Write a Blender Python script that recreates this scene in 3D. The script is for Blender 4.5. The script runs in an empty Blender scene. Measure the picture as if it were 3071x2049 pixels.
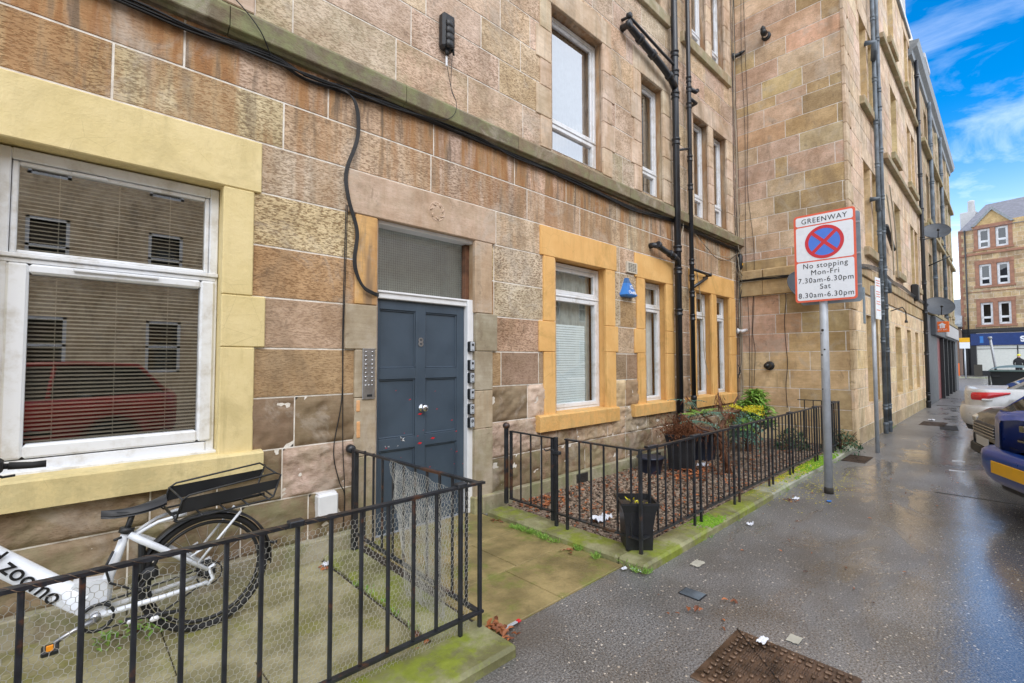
import bpy, math, random
from mathutils import Vector, Matrix, noise
rnd = random.Random(7)
S = bpy.context.scene
COL = S.collection
R = math.radians
# ------------------------------------------------------------------ camera
cam = bpy.data.cameras.new('camera'); cam.sensor_width = 36; cam.lens = 36/2*0.91875
cam.clip_start = 0.05; cam.clip_end = 600
co = bpy.data.objects.new('camera', cam); COL.objects.link(co); S.camera = co
yaw, pit, rol = 0.75923988, 0.04039859, -0.0014856
f0 = Vector((math.sin(yaw), math.cos(yaw), 0)); r0 = Vector((math.cos(yaw), -math.sin(yaw), 0)); u0 = Vector((0, 0, 1))
f = f0*math.cos(pit)+u0*math.sin(pit); u2 = u0*math.cos(pit)-f0*math.sin(pit)
rt = r0*math.cos(rol)+u2*math.sin(rol); up = u2*math.cos(rol)-r0*math.sin(rol)
m = Matrix((( rt.x, up.x, -f.x, 0), (rt.y, up.y, -f.y, 0), (rt.z, up.z, -f.z, 1.5), (0, 0, 0, 1)))
co.matrix_world = m
# ------------------------------------------------------------------ exposure, world, sun
S.view_settings.view_transform = 'Standard'; S.view_settings.look = 'None'; S.view_settings.gamma = 1
S.view_settings.exposure = 1.34
SUN_EL, SUN_AZ = 42, 205
W = bpy.data.worlds.new('World'); S.world = W; W.use_nodes = True
nt = W.node_tree; nt.nodes.clear()
def wn(t, **k):
    n = nt.nodes.new(t)
    for a, v in k.items(): setattr(n, a, v)
    return n
wo = wn('ShaderNodeOutputWorld'); bg1 = wn('ShaderNodeBackground'); bg2 = wn('ShaderNodeBackground'); mx = wn('ShaderNodeMixShader')
sky = wn('ShaderNodeTexSky', sky_type='NISHITA', sun_disc=False, sun_elevation=R(SUN_EL), sun_rotation=R(SUN_AZ))
sky.air_density = 1.0; sky.dust_density = 0.3; sky.ozone_density = 5.0
hsv = wn('ShaderNodeHueSaturation'); hsv.inputs['Saturation'].default_value = 1.42; hsv.inputs['Value'].default_value = 1.0
nt.links.new(sky.outputs[0], hsv.inputs['Color']); nt.links.new(hsv.outputs[0], bg1.inputs[0]); bg1.inputs[1].default_value = 0.105
bg2.inputs[0].default_value = (0.93, 0.96, 1.0, 1); bg2.inputs[1].default_value = 0.82
tc = wn('ShaderNodeTexCoord')
sp = wn('ShaderNodeSeparateXYZ'); nt.links.new(tc.outputs['Generated'], sp.inputs[0])
def wm(op, a, b=None, c=None, clamp=False):
    n = wn('ShaderNodeMath', operation=op, use_clamp=clamp)
    for i, v in enumerate((a, b, c)):
        if v is None: continue
        if isinstance(v, (int, float)): n.inputs[i].default_value = v
        else: nt.links.new(v, n.inputs[i])
    return n.outputs[0]
mp = wn('ShaderNodeMapping'); mp.inputs['Scale'].default_value = (3.2, 3.2, 9.0); mp.inputs['Rotation'].default_value = (R(25), R(8), R(20))
nt.links.new(tc.outputs['Generated'], mp.inputs[0])
ns = wn('ShaderNodeTexNoise'); ns.inputs['Scale'].default_value = 1.6; ns.inputs['Detail'].default_value = 9; ns.inputs['Roughness'].default_value = 0.62; ns.inputs['Distortion'].default_value = 0.5
nt.links.new(mp.outputs[0], ns.inputs['Vector'])
wisp = wm('MULTIPLY', wm('SUBTRACT', ns.outputs[0], 0.49), 2.6, clamp=True)
# clouds thicken away from the clear patch over the end of the street, and towards the horizon there
clear = wm('MULTIPLY', wm('MULTIPLY', wm('SUBTRACT', sp.outputs[0], 0.40), 3.4, clamp=True), wm('MULTIPLY', wm('MULTIPLY', wm('ADD', sp.outputs[1], 0.24), 6.0, clamp=True), wm('MULTIPLY', wm('SUBTRACT', 0.74, sp.outputs[2]), 5.0, clamp=True)), clamp=True)
low = wm('MULTIPLY', wm('SUBTRACT', 0.40, sp.outputs[2]), 3.0, clamp=True)
haze = wm('ADD', wm('MULTIPLY', wisp, wm('ADD', wm('MULTIPLY', low, 0.8), 0.28)), wm('MULTIPLY', wm('POWER', low, 2.2), 0.95), clamp=True)
thick = wm('ADD', wm('MULTIPLY', wisp, 0.25), 0.74, clamp=True)
fac = wm('ADD', wm('MULTIPLY', haze, clear), wm('MULTIPLY', thick, wm('SUBTRACT', 1.0, clear)), clamp=True)
nt.links.new(fac, mx.inputs[0]); nt.links.new(bg1.outputs[0], mx.inputs[1]); nt.links.new(bg2.outputs[0], mx.inputs[2]); nt.links.new(mx.outputs[0], wo.inputs[0])
sl = bpy.data.lights.new('sun', 'SUN'); sl.energy = 0.7; sl.angle = R(40); sl.color = (1, 0.96, 0.9)
so = bpy.data.objects.new('sun', sl); COL.objects.link(so)
az = R(SUN_AZ); sd = Vector((math.sin(az)*math.cos(R(SUN_EL)), math.cos(az)*math.cos(R(SUN_EL)), math.sin(R(SUN_EL))))
so.rotation_euler = sd.to_track_quat('Z', 'Y').to_euler()

# ------------------------------------------------------------------ materials
class Nt:
    def __init__(s, name):
        s.m = bpy.data.materials.new(name); s.m.use_nodes = True; s.t = s.m.node_tree; s.b = s.t.nodes['Principled BSDF']
        s.o = s.t.nodes['Material Output']; s.tc = s.t.nodes.new('ShaderNodeTexCoord').outputs['Object']
    def n(s, t, **k):
        n = s.t.nodes.new(t)
        for a, v in k.items(): setattr(n, a, v)
        return n
    def L(s, v, sock):
        if isinstance(v, bpy.types.NodeSocket): s.t.links.new(v, sock)
        elif isinstance(v, tuple) and len(v) == 3 and sock.type == 'RGBA': sock.default_value = (*v, 1)
        else: sock.default_value = v
    def vec(s, sc, loc=(0, 0, 0), rot=(0, 0, 0)):
        n = s.n('ShaderNodeMapping'); n.inputs['Scale'].default_value = sc if isinstance(sc, tuple) else (sc,)*3
        n.inputs['Location'].default_value = loc; n.inputs['Rotation'].default_value = rot; s.t.links.new(s.tc, n.inputs[0]); return n.outputs[0]
    def noise(s, sc=1, det=3, rough=.55, dist=0, vs=1, loc=(0, 0, 0)):
        n = s.n('ShaderNodeTexNoise'); s.L(s.vec(vs, loc), n.inputs['Vector']); n.inputs['Scale'].default_value = sc
        n.inputs['Detail'].default_value = det; n.inputs['Roughness'].default_value = rough; n.inputs['Distortion'].default_value = dist; return n.outputs[0]
    def voro(s, sc=1, vs=1, feature='F1', rand=1.0):
        n = s.n('ShaderNodeTexVoronoi', feature=feature); s.L(s.vec(vs), n.inputs['Vector']); n.inputs['Scale'].default_value = sc; n.inputs['Randomness'].default_value = rand
        return n
    def math(s, op, a, b=0, clamp=False):
        n = s.n('ShaderNodeMath', operation=op, use_clamp=clamp); s.L(a, n.inputs[0]); s.L(b, n.inputs[1]); return n.outputs[0]
    def step(s, v, lo, hi):
        n = s.n('ShaderNodeMapRange', clamp=True, interpolation_type='SMOOTHSTEP'); s.L(v, n.inputs[0]); n.inputs[1].default_value = lo; n.inputs[2].default_value = hi; return n.outputs[0]
    def lin(s, v, lo, hi, a, b):
        n = s.n('ShaderNodeMapRange', clamp=True); s.L(v, n.inputs[0]); n.inputs[1].default_value = lo; n.inputs[2].default_value = hi; n.inputs[3].default_value = a; n.inputs[4].default_value = b; return n.outputs[0]
    def mix(s, fac, a, b, mode='MIX'):
        n = s.n('ShaderNodeMix', data_type='RGBA', blend_type=mode, clamp_factor=True); s.L(fac, n.inputs[0]); s.L(a, n.inputs[6]); s.L(b, n.inputs[7]); return n.outputs[2]
    def attr(s, name):
        return s.n('ShaderNodeAttribute', attribute_name=name)
    def bump(s, h, strength=.5, dist=.01, prev=None):
        n = s.n('ShaderNodeBump'); n.inputs['Strength'].default_value = strength; n.inputs['Distance'].default_value = dist; s.L(h, n.inputs['Height'])
        if prev: s.L(prev, n.inputs['Normal'])
        return n.outputs[0]
    def out(s, col=None, rough=None, normal=None, **k):
        if col is not None: s.L(col, s.b.inputs['Base Color'])
        if rough is not None: s.L(rough, s.b.inputs['Roughness'])
        if normal is not None: s.L(normal, s.b.inputs['Normal'])
        for a, v in k.items(): s.L(v, s.b.inputs[a.replace('_', ' ')])
        return s.m
    def z(s):
        n = s.n('ShaderNodeSeparateXYZ'); s.L(s.n('ShaderNodeNewGeometry').outputs['Position'], n.inputs[0]); return n.outputs[2]

def plain(name, col, rough=.5, metal=0, var=.12, sc=9, bump=.0, coat=0, spec=.5):
    q = Nt(name); n = q.noise(sc, 4)
    c = q.mix(q.step(n, .3, .7), tuple(x*(1-var) for x in col), tuple(min(1, x*(1+var)) for x in col))
    nr = q.bump(q.noise(sc*8, 3), bump, .004) if bump else None
    return q.out(c, q.lin(n, .3, .7, max(0, rough-.07), min(1, rough+.07)), nr, Metallic=metal, Coat_Weight=coat, Specular_IOR_Level=spec)

def stone_mat():
    # per-block colour comes with the block; fx = (tooling pits, iron staining, moss)
    q = Nt('ashlar sandstone'); t = q.attr('tint'); fx = q.attr('fx'); sep = q.n('ShaderNodeSeparateColor'); q.L(fx.outputs[0], sep.inputs[0])
    P, I, Mo = sep.outputs[0], sep.outputs[1], sep.outputs[2]
    lowf = q.noise(2.3, 5, .6); mid = q.noise(9, 4, .6, loc=(3, 1, 2))
    c = q.mix(.20, t.outputs[0], (.43, .345, .26)); c = q.mix(1, c, (1.42, 1.45, 1.46), 'MULTIPLY')
    c = q.mix(.75, c, q.mix(q.step(lowf, .3, .72), (.74, .66, .56), (1.18, 1.17, 1.18)), 'MULTIPLY')
    c = q.mix(.6, c, q.mix(q.step(mid, .3, .7), (.82, .78, .74), (1.12, 1.12, 1.12)), 'MULTIPLY')
    band = q.noise(1, 4, .6, 1.2, vs=(3, 3, 34)); c = q.mix(.4, c, q.mix(q.step(band, .35, .65), (.84, .80, .74), (1.08, 1.08, 1.08)), 'MULTIPLY')
    grain = q.noise(170, 2, .6); c = q.mix(.5, c, q.mix(grain, (.72, .72, .72), (1.28, 1.28, 1.28)), 'MULTIPLY')
    pit = q.noise(1, 2.5, .6, .25, vs=(36, 36, 96)); ph = q.step(pit, .36, .56)
    pd = q.mix(ph, (.44, .37, .32), (1.08, 1.08, 1.08)); c = q.mix(P, c, q.mix(1, c, pd, 'MULTIPLY'))
    # orange run-off stains, drawn out downwards
    st = q.noise(1, 4, .6, .4, vs=(5.5, 5.5, .55)); st2 = q.noise(1, 3, .6, vs=(11, 11, 1.4), loc=(5, 5, 1))
    c = q.mix(q.math('MULTIPLY', I, q.step(st, .40, .56)), c, q.mix(q.step(st2, .4, .65), (.35, .175, .075), (.52, .32, .16)))
    c = q.mix(q.math('MULTIPLY', q.math('MULTIPLY', I, .85), q.step(st2, .50, .66)), c, (.17, .125, .09))
    pale = q.step(q.noise(1, 4, .6, .3, vs=(4, 4, .8), loc=(9, 2, 7)), .58, .70); c = q.mix(q.math('MULTIPLY', q.math('MULTIPLY', I, .55), pale), c, (.55, .46, .37))
    ms = q.step(q.noise(5, 6, .7, loc=(1, 8, 3)), .40, .62); c = q.mix(q.math('MULTIPLY', Mo, ms), c, q.mix(q.noise(14, 3), (.16, .165, .07), (.30, .31, .17)))
    h = q.math('ADD', q.math('MULTIPLY', ph, P), q.math('MULTIPLY', mid, .7))
    soot = q.step(q.noise(1, 6, .7, .4, vs=(2.6, 2.6, .9), loc=(2, 9, 4)), .50, .70); c = q.mix(q.math('MULTIPLY', soot, .50), c, (.23, .165, .105)); blotch = q.step(q.noise(1.7, 7, .72, 1.0, loc=(5, 5, 8)), .53, .66); c = q.mix(q.math('MULTIPLY', blotch, .38), c, (.50, .44, .37)); dk = q.step(q.noise(6, 6, .75, .6, loc=(1, 6, 2)), .57, .70); c = q.mix(q.math('MULTIPLY', dk, .5), c, (.15, .105, .07))
    nr = q.bump(h, .6, .006, q.bump(q.noise(110, 3), .35, .002))
    return q.out(c, .88, nr, Specular_IOR_Level=.25)
def mortar_mat():
    q = Nt('lime mortar'); n = q.noise(12, 4); return q.out(q.mix(q.step(n, .35, .65), (.66, .60, .52), (.86, .82, .75)), .95, q.bump(n, .5, .004))
def paint_mat(name, c1, c2, dirty):
    q = Nt(name); z = q.z(); n = q.noise(3, 5, .6); c = q.mix(q.step(n, .3, .7), c1, c2)
    run = q.noise(1, 4, .6, vs=(14, 14, .9)); c = q.mix(q.math('MULTIPLY', q.step(run, .58, .78), .14), c, dirty); c = q.mix(q.math('MULTIPLY', q.step(q.noise(1.6, 7, .72, .8, loc=(3, 7, 5)), .5, .66), .5), c, dirty)
    dirt = q.attr('fx'); sep = q.n('ShaderNodeSeparateColor'); q.L(dirt.outputs[0], sep.inputs[0])
    c = q.mix(q.math('MULTIPLY', sep.outputs[2], q.step(q.noise(6, 6, .7), .42, .6)), c, (.24, .23, .10))
    c = q.mix(q.math('MULTIPLY', sep.outputs[1], q.step(q.noise(1, 5, .65, vs=(13, 13, 1.6)), .50, .72)), c, dirty)
    crack = q.voro(5, feature='DISTANCE_TO_EDGE'); cr = q.math('MULTIPLY', q.math('LESS_THAN', crack.outputs[0], .006), q.step(q.noise(2.2, 2), .52, .6)); c = q.mix(q.math('MULTIPLY', cr, .6), c, dirty)
    nr = q.bump(q.noise(6, 7, .72, .2), .45, .016, q.bump(q.noise(60, 3, .7), .35, .004))
    return q.out(c, .62, nr, Specular_IOR_Level=.35)
def asphalt_mat():
    q = Nt('wet asphalt'); v = q.voro(34); cellr = v.outputs['Color']; sep = q.n('ShaderNodeSeparateColor'); q.L(cellr, sep.inputs[0])
    big = q.noise(.45, 5, .6); agg = q.noise(95, 3, .65); patch = q.noise(1.3, 5, .6, loc=(4, 2, 0))
    c = q.mix(q.step(agg, .3, .7), (.042, .040, .039), (.25, .245, .24))
    c = q.mix(.65, c, q.mix(q.step(patch, .35, .65), (.72, .69, .65), (1.28, 1.29, 1.32)), 'MULTIPLY')
    chip = q.math('MULTIPLY', q.math('LESS_THAN', v.outputs['Distance'], .20), q.math('LESS_THAN', sep.outputs[0], .30))
    c = q.mix(chip, c, q.mix(sep.outputs[1], (.46, .38, .29), (.68, .62, .54)))
    v2 = q.voro(90); s2 = q.n('ShaderNodeSeparateColor'); q.L(v2.outputs['Color'], s2.inputs[0])
    c = q.mix(q.math('MULTIPLY', q.math('LESS_THAN', v2.outputs['Distance'], .28), q.math('LESS_THAN', s2.outputs[0], .22)), c, (.36, .33, .29))
    brown = q.step(q.noise(.8, 4, .6, loc=(7, 1, 0)), .5, .7); c = q.mix(q.math('MULTIPLY', brown, .4), c, (.07, .052, .032))
    sx_ = q.n('ShaderNodeSeparateXYZ'); q.L(q.tc, sx_.inputs[0]); wet = q.step(q.math('ADD', q.noise(.8, 6, .65, 0.8, vs=(.8, 2.0, 1), loc=(2.3, .4, 0)), q.math('MULTIPLY', q.math('SUBTRACT', .95, sx_.outputs[1]), .16)), .42, .62)
    rough = q.lin(wet, 0, 1, .40, .13)
    nr = q.bump(q.math('ADD', agg, q.math('MULTIPLY', chip, .6)), q.lin(wet, 0, 1, .35, .13), .004, q.bump(q.noise(2.2, 3), .10, .02)) if False else None
    b = q.n('ShaderNodeBump'); q.L(q.lin(wet, 0, 1, .55, .16), b.inputs['Strength']); b.inputs['Distance'].default_value = .004; q.L(q.math('ADD', agg, q.math('MULTIPLY', chip, .5)), b.inputs['Height'])
    return q.out(c, rough, b.outputs[0], Specular_IOR_Level=1.0, Coat_Weight=q.lin(wet, 0, 1, .0, .85), Coat_Roughness=.15, Coat_IOR=1.6, Coat_Normal=q.bump(q.math('ADD', q.noise(5, 4), q.math('MULTIPLY', q.noise(40, 2), .12)), .35, .012))
def slab_mat(name, a, b, moss, mossamt, wet=.3, dark=(.09, .075, .04)):
    q = Nt(name); n = q.noise(3.1, 6, .62); f = q.noise(60, 3, .6)
    c = q.mix(q.step(n, .32, .68), a, b); c = q.mix(.55, c, q.mix(f, (.6, .6, .6), (1.4, 1.4, 1.4)), 'MULTIPLY')
    c = q.mix(q.math('MULTIPLY', q.step(q.noise(1.9, 5, .65, loc=(3, 3, 3)), .56, .72), .65), c, dark)
    ms = q.step(q.noise(4.2, 7, .7, loc=(6, 2, 1)), .62-mossamt*.35, .80-mossamt*.35); c = q.mix(ms, c, q.mix(q.noise(22, 3), moss, tuple(x*2.1 for x in moss)))
    nr = q.bump(q.math('ADD', f, q.math('MULTIPLY', ms, .8)), .5, .005)
    return q.out(c, q.lin(n, .3, .7, wet, wet+.3), nr, Specular_IOR_Level=.5)
def iron_mat():
    q = Nt('black painted iron'); n = q.noise(7, 6, .7); r = q.step(q.noise(4, 5, .7, loc=(2, 7, 1)), .57, .64)
    c = q.mix(q.step(n, .3, .7), (.008, .009, .012), (.024, .027, .034)); c = q.mix(r, c, q.mix(q.noise(40, 3), (.10, .035, .014), (.055, .03, .02)))
    return q.out(c, q.lin(n, .3, .7, .28, .5), q.bump(q.noise(60, 4), .5, .003), Specular_IOR_Level=.6)
def glass_mat(name, tint=(1, 1, 1), refl=.12, rough=.0, boost=1.5):
    q = Nt(name); q.t.nodes.remove(q.b); fr = q.n('ShaderNodeLayerWeight'); frv = q.math('ADD', q.math('MULTIPLY', q.math('POWER', fr.outputs['Facing'], 4.0), .9), .04)
    tr = q.n('ShaderNodeBsdfTransparent'); tr.inputs[0].default_value = (*tint, 1); gl = q.n('ShaderNodeBsdfGlossy'); gl.inputs['Roughness'].default_value = rough
    mxs = q.n('ShaderNodeMixShader'); q.L(q.math('ADD', q.math('MULTIPLY', frv, boost), refl, True), mxs.inputs[0])
    q.L(tr.outputs[0], mxs.inputs[1]); q.L(gl.outputs[0], mxs.inputs[2]); q.L(mxs.outputs[0], q.o.inputs[0]); return q.m
def emit(name, col, s):
    q = Nt(name); q.b.inputs['Emission Color'].default_value = (*col, 1); q.b.inputs['Emission Strength'].default_value = s; return q.out(col)
def dirty_white():
    q = Nt('white upvc'); n = q.noise(5, 5, .7); c = q.mix(q.step(n, .45, .75), (.78, .80, .83), (.55, .53, .49)); return q.out(c, .38)
def leafmat(name, a, b, rough=.45):
    q = Nt(name); oi = q.n('ShaderNodeNewGeometry').outputs['Random Per Island']; c = q.mix(oi, a, b)
    return q.out(c, rough, None, Subsurface_Weight=0.0)
def car_mat(name, col, metal=0.3, rough=.3):
    q = Nt(name); n = q.noise(5, 5, .7); c = q.mix(q.step(n, .4, .75), col, tuple(x*.8+.012 for x in col)); return q.out(c, q.lin(n, .3, .7, rough-.05, rough+.12), None, Metallic=metal, Coat_Weight=.45, Coat_Roughness=.08)
M = dict(stone=stone_mat(), mortar=mortar_mat(),
 yellow=paint_mat('pale yellow masonry paint', (.70, .565, .27), (.78, .64, .34), (.52, .42, .20)),
 orange=paint_mat('orange masonry paint', (.76, .43, .145), (.82, .50, .19), (.50, .28, .08)),
 asphalt=asphalt_mat(), upvc=dirty_white(), white=plain('white gloss paint', (.80, .81, .83), .35, var=.04),
 door=plain('slate blue door paint', (.054, .078, .108), .42, var=.10, sc=4, bump=.05), iron=iron_mat(),
 pipe=plain('black cast iron pipe', (.012, .014, .019), .33, var=.3, sc=5, bump=.15, spec=.6), pipegrey=plain('weathered grey pipe paint', (.11, .135, .16), .45, var=.5, sc=4),
 cable=plain('black cable', (.010, .010, .011), .5), cable2=plain('beige cable', (.42, .37, .28), .6), rubber=plain('tyre rubber', (.014, .014, .015), .75, bump=.2),
 blackp=plain('black plastic', (.014, .015, .017), .45), steel=plain('brushed steel', (.42, .42, .43), .35, .9, sc=20), galv=plain('grey galvanised post', (.46, .49, .53), .42, .15, var=.10),
 signgrey=plain('grey sign back', (.25, .32, .37), .45, .1), signwhite=plain('sign white', (.80, .83, .88), .3, var=.02), signred=plain('sign border red', (.78, .12, .055), .35, var=.04), red=plain('signal red', (.62, .02, .03), .35, var=.03), blue=plain('sign blue', (.07, .20, .72), .35, var=.04),
 ink=plain('black lettering', (.008, .008, .01), .5), flag=slab_mat('yellow stained paving flag', (.17, .135, .055), (.36, .275, .12), (.12, .125, .03), .42, .42, (.085, .075, .03)),
 flag2=slab_mat('green stained paving flag', (.17, .155, .07), (.40, .36, .22), (.14, .135, .04), .34, .45), kerb=slab_mat('mossy coping stone', (.15, .145, .06), (.36, .35, .19), (.14, .165, .02), .50, .42), kerb2=slab_mat('grey coping stone', (.27, .27, .19), (.42, .43, .34), (.13, .17, .03), .2, .35),
 soil=plain('dark soil', (.05, .038, .028), .9, var=.4, bump=.6), glass=glass_mat('window glass', (.95, .97, .96), .10, 0, 1.3), glassnear=glass_mat('street mirroring window glass', (.92, .94, .93), .20, 0, 1.5), glassup=glass_mat('sky reflecting window glass', (.8, .85, .9), .42, 0, 2.0), glassfog=glass_mat('wired dusty glass', (.75, .78, .74), .16, .3),
 dark=plain('dark interior', (.02, .018, .016), .9), slat=plain('taupe blind slats', (.30, .26, .20), .5, var=.05), slat2=plain('pale blue blind slats', (.78, .86, .88), .5, var=.04), net=plain('grey net curtain', (.42, .45, .43), .9, var=.15), curtain=plain('white curtain', (.72, .74, .74), .9, var=.08),
 wire=plain('galvanised wire', (.50, .49, .44), .6, 0), rusty=plain('rusty cast iron', (.16, .105, .07), .30, .6, var=.5, sc=8, bump=.4), litterw=plain('crumpled paper', (.72, .74, .80), .7, var=.1), bikew=plain('white bicycle paint', (.72, .75, .80), .3, var=.05, coat=.5),
 saddle=plain('black saddle vinyl', (.018, .019, .022), .5), amber=plain('amber reflector', (.9, .32, .02), .3), dishgrey=plain('dark grey dish', (.065, .075, .09), .5, var=.15), slate=plain('roof slate', (.16, .16, .19), .6, var=.25, sc=5, bump=.3), lead=plain('grey lead and gutter', (.24, .26, .28), .5, var=.2),
 palewall=plain('pale harled wall', (.50, .50, .51), .9, var=.08), redstone=plain('red sandstone trim', (.31, .155, .10), .8, var=.2, sc=4), shopblue=plain('blue shop fascia', (.012, .04, .17), .4), black=plain('black shop front', (.02, .021, .024), .4), shopgrey=plain('slate grey shop front', (.085, .095, .11), .5),
 shopwin=plain('whitened shop window', (.68, .69, .64), .5, var=.05), reddoor=plain('red door paint', (.22, .03, .03), .4), orangesign=plain('orange sign', (.85, .17, .03), .4, var=.03), alarm=plain('blue alarm box', (.035, .19, .55), .4, var=.08), alarmtop=plain('dark blue lens', (.02, .11, .30), .3),
 carblue=car_mat('dark blue car paint', (.003, .050, .30), .0), carsilver=car_mat('silver car paint', (.62, .62, .61), .35), carblack=car_mat('black car paint', (.018, .020, .022)), carred=car_mat('red car paint', (.45, .02, .02)), carglass=plain('car glass', (.015, .02, .02), .05, coat=1), trimb=plain('bumper plastic', (.022, .022, .024), .6),
 lampred=plain('red lamp lens', (.62, .012, .02), .12, coat=1), lampclear=plain('clear lamp lens', (.6, .6, .58), .1, coat=1), plateY=plain('yellow number plate', (.80, .42, .015), .4, var=.05), plateW=plain('white number plate', (.55, .55, .53), .4, var=.05), chrome=plain('chrome', (.6, .6, .62), .12, 1), bin=plain('dark bin', (.016, .02, .022), .5), binlid=plain('green grey bin lid', (.12, .19, .18), .4), pot=plain('black plant pot', (.013, .014, .017), .42, sc=5, var=.3), potblue=plain('blue black pot', (.02, .028, .05), .4),
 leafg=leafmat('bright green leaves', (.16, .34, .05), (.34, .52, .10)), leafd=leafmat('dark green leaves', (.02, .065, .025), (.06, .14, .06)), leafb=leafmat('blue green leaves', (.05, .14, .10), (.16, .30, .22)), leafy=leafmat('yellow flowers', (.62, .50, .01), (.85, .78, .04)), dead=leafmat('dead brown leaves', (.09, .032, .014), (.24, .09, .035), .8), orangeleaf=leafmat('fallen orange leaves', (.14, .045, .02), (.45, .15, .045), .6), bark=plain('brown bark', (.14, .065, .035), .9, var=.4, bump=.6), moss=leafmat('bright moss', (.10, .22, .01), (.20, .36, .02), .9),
 gravel=leafmat('gravel stones', (.10, .068, .046), (.33, .25, .185), .45), cream=plain('cream vent plastic', (.60, .54, .44), .5), grout=plain('dark joint', (.05, .045, .036), .9), lichen=plain('limey patch', (.42, .40, .33), .9), skin=plain('skin', (.5, .3, .22), .6), cloth=plain('black jacket', (.015, .015, .018), .8), bark2=plain('deep shadow joint', (.02, .018, .015), .9))
# ------------------------------------------------------------------ mesh builder
def tag(o, label=None, cat=None, group=None, kind=None):
    for k, v in (('label', label), ('category', cat), ('group', group), ('kind', kind)):
        if v: o[k] = v
    return o
def thing(name, loc, label, cat, group=None, rz=0, world=True):
    o = bpy.data.objects.new(name, None); COL.objects.link(o); o.location = loc; o.rotation_euler = (0, 0, rz); o.empty_display_size = .1
    o['_w'] = 1 if world else 0
    return tag(o, label, cat, group)
def origin(p):
    while p is not None and p.parent is not None: p = p.parent
    return Vector(p.location) if (p is not None and p.get('_w')) else Vector((0, 0, 0))
class MB:
    def __init__(s): s.v = []; s.f = []; s.c = []; s.x = []; s.col = (1, 1, 1); s.fx = (0, 0, 0); s.mi = 0; s.m = []; s.sm = []; s.smooth = False
    def poly(s, pts):
        i = len(s.v); s.v += [tuple(p) for p in pts]; s.f.append(tuple(range(i, i+len(pts)))); s._a()
    def _a(s): s.c.append(s.col); s.x.append(s.fx); s.m.append(s.mi); s.sm.append(s.smooth)
    def mesh(s, vs, fs):
        i = len(s.v); s.v += [tuple(v) for v in vs]
        for f_ in fs: s.f.append(tuple(j+i for j in f_)); s._a()
    def box(s, x0, x1, y0, y1, z0, z1):
        s.mesh([(x0, y0, z0), (x1, y0, z0), (x1, y1, z0), (x0, y1, z0), (x0, y0, z1), (x1, y0, z1), (x1, y1, z1), (x0, y1, z1)],
               [(0, 3, 2, 1), (4, 5, 6, 7), (0, 1, 5, 4), (1, 2, 6, 5), (2, 3, 7, 6), (3, 0, 4, 7)]); return s
    def bbox(s, x0, x1, y0, y1, z0, z1, b=.006):
        # bevelled box: three slabs' hull drawn as an octagonal solid
        b = min(b, (x1-x0)*.4, (y1-y0)*.4, (z1-z0)*.4)
        vs = []; 
        for x, sx in ((x0, 1), (x1, -1)):
            for y, sy in ((y0, 1), (y1, -1)):
                for z, sz in ((z0, 1), (z1, -1)):
                    vs += [(x, y+sy*b, z+sz*b), (x+sx*b, y, z+sz*b), (x+sx*b, y+sy*b, z)]
        def I(a, c, d, k): return ((a*2+c)*2+d)*3+k
        F = []
        F += [(I(0,0,0,0), I(0,0,1,0), I(0,1,1,0), I(0,1,0,0)), (I(1,0,0,0), I(1,1,0,0), I(1,1,1,0), I(1,0,1,0))]
        F += [(I(0,0,0,1), I(1,0,0,1), I(1,0,1,1), I(0,0,1,1)), (I(0,1,0,1), I(0,1,1,1), I(1,1,1,1), I(1,1,0,1))]
        F += [(I(0,0,0,2), I(0,1,0,2), I(1,1,0,2), I(1,0,0,2)), (I(0,0,1,2), I(1,0,1,2), I(1,1,1,2), I(0,1,1,2))]
        for a in (0, 1):
            for c in (0, 1):
                F.append((I(a,c,0,0), I(a,c,0,1), I(a,c,1,1), I(a,c,1,0)) if (a == c) else (I(a,c,0,0), I(a,c,1,0), I(a,c,1,1), I(a,c,0,1)))
                F.append((I(a,0,c,0), I(a,0,c,2), I(a,1,c,2), I(a,1,c,0)) if (a != c) else (I(a,0,c,0), I(a,1,c,0), I(a,1,c,2), I(a,0,c,2)))
                F.append((I(0,a,c,1), I(0,a,c,2), I(1,a,c,2), I(1,a,c,1)))
        for a in (0, 1):
            for c in (0, 1):
                for d in (0, 1): F.append((I(a,c,d,0), I(a,c,d,1), I(a,c,d,2)))
        s.mesh(vs, F); return s
    def tube(s, pts, r, n=8, cap=True):
        pts = [Vector(p) for p in pts]; rr = r if isinstance(r, (list, tuple)) else [r]*len(pts)
        rings = []; prev = None
        for i, p in enumerate(pts):
            d = (pts[min(i+1, len(pts)-1)]-pts[max(i-1, 0)]);
            if d.length < 1e-9: d = Vector((0, 0, 1))
            d.normalize()
            if prev is None: a = d.orthogonal().normalized()
            else:
                a = prev-d*prev.dot(d); a = a.normalized() if a.length > 1e-6 else d.orthogonal().normalized()
            prev = a; b = d.cross(a)
            rings.append([p+(a*math.cos(2*math.pi*k/n)+b*math.sin(2*math.pi*k/n))*rr[i] for k in range(n)])
        vs = [v for r_ in rings for v in r_]; fs = []
        for i in range(len(pts)-1):
            for k in range(n): fs.append((i*n+k, i*n+(k+1) % n, (i+1)*n+(k+1) % n, (i+1)*n+k))
        if cap: fs.append(tuple(reversed(range(n)))); fs.append(tuple(range((len(pts)-1)*n, len(pts)*n)))
        sm = s.smooth; s.smooth = True; s.mesh(vs, fs); s.smooth = sm; return s
    def lathe(s, c, axis, prof, n=16):
        # prof: list of (distance along axis, radius)
        ax = Vector(axis).normalized(); return s.tube([Vector(c)+ax*t for t, _ in prof], [max(r_, 1e-4) for _, r_ in prof], n) if all(prof[i][0] < prof[i+1][0] for i in range(len(prof)-1)) else s._lathe(c, ax, prof, n)
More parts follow.
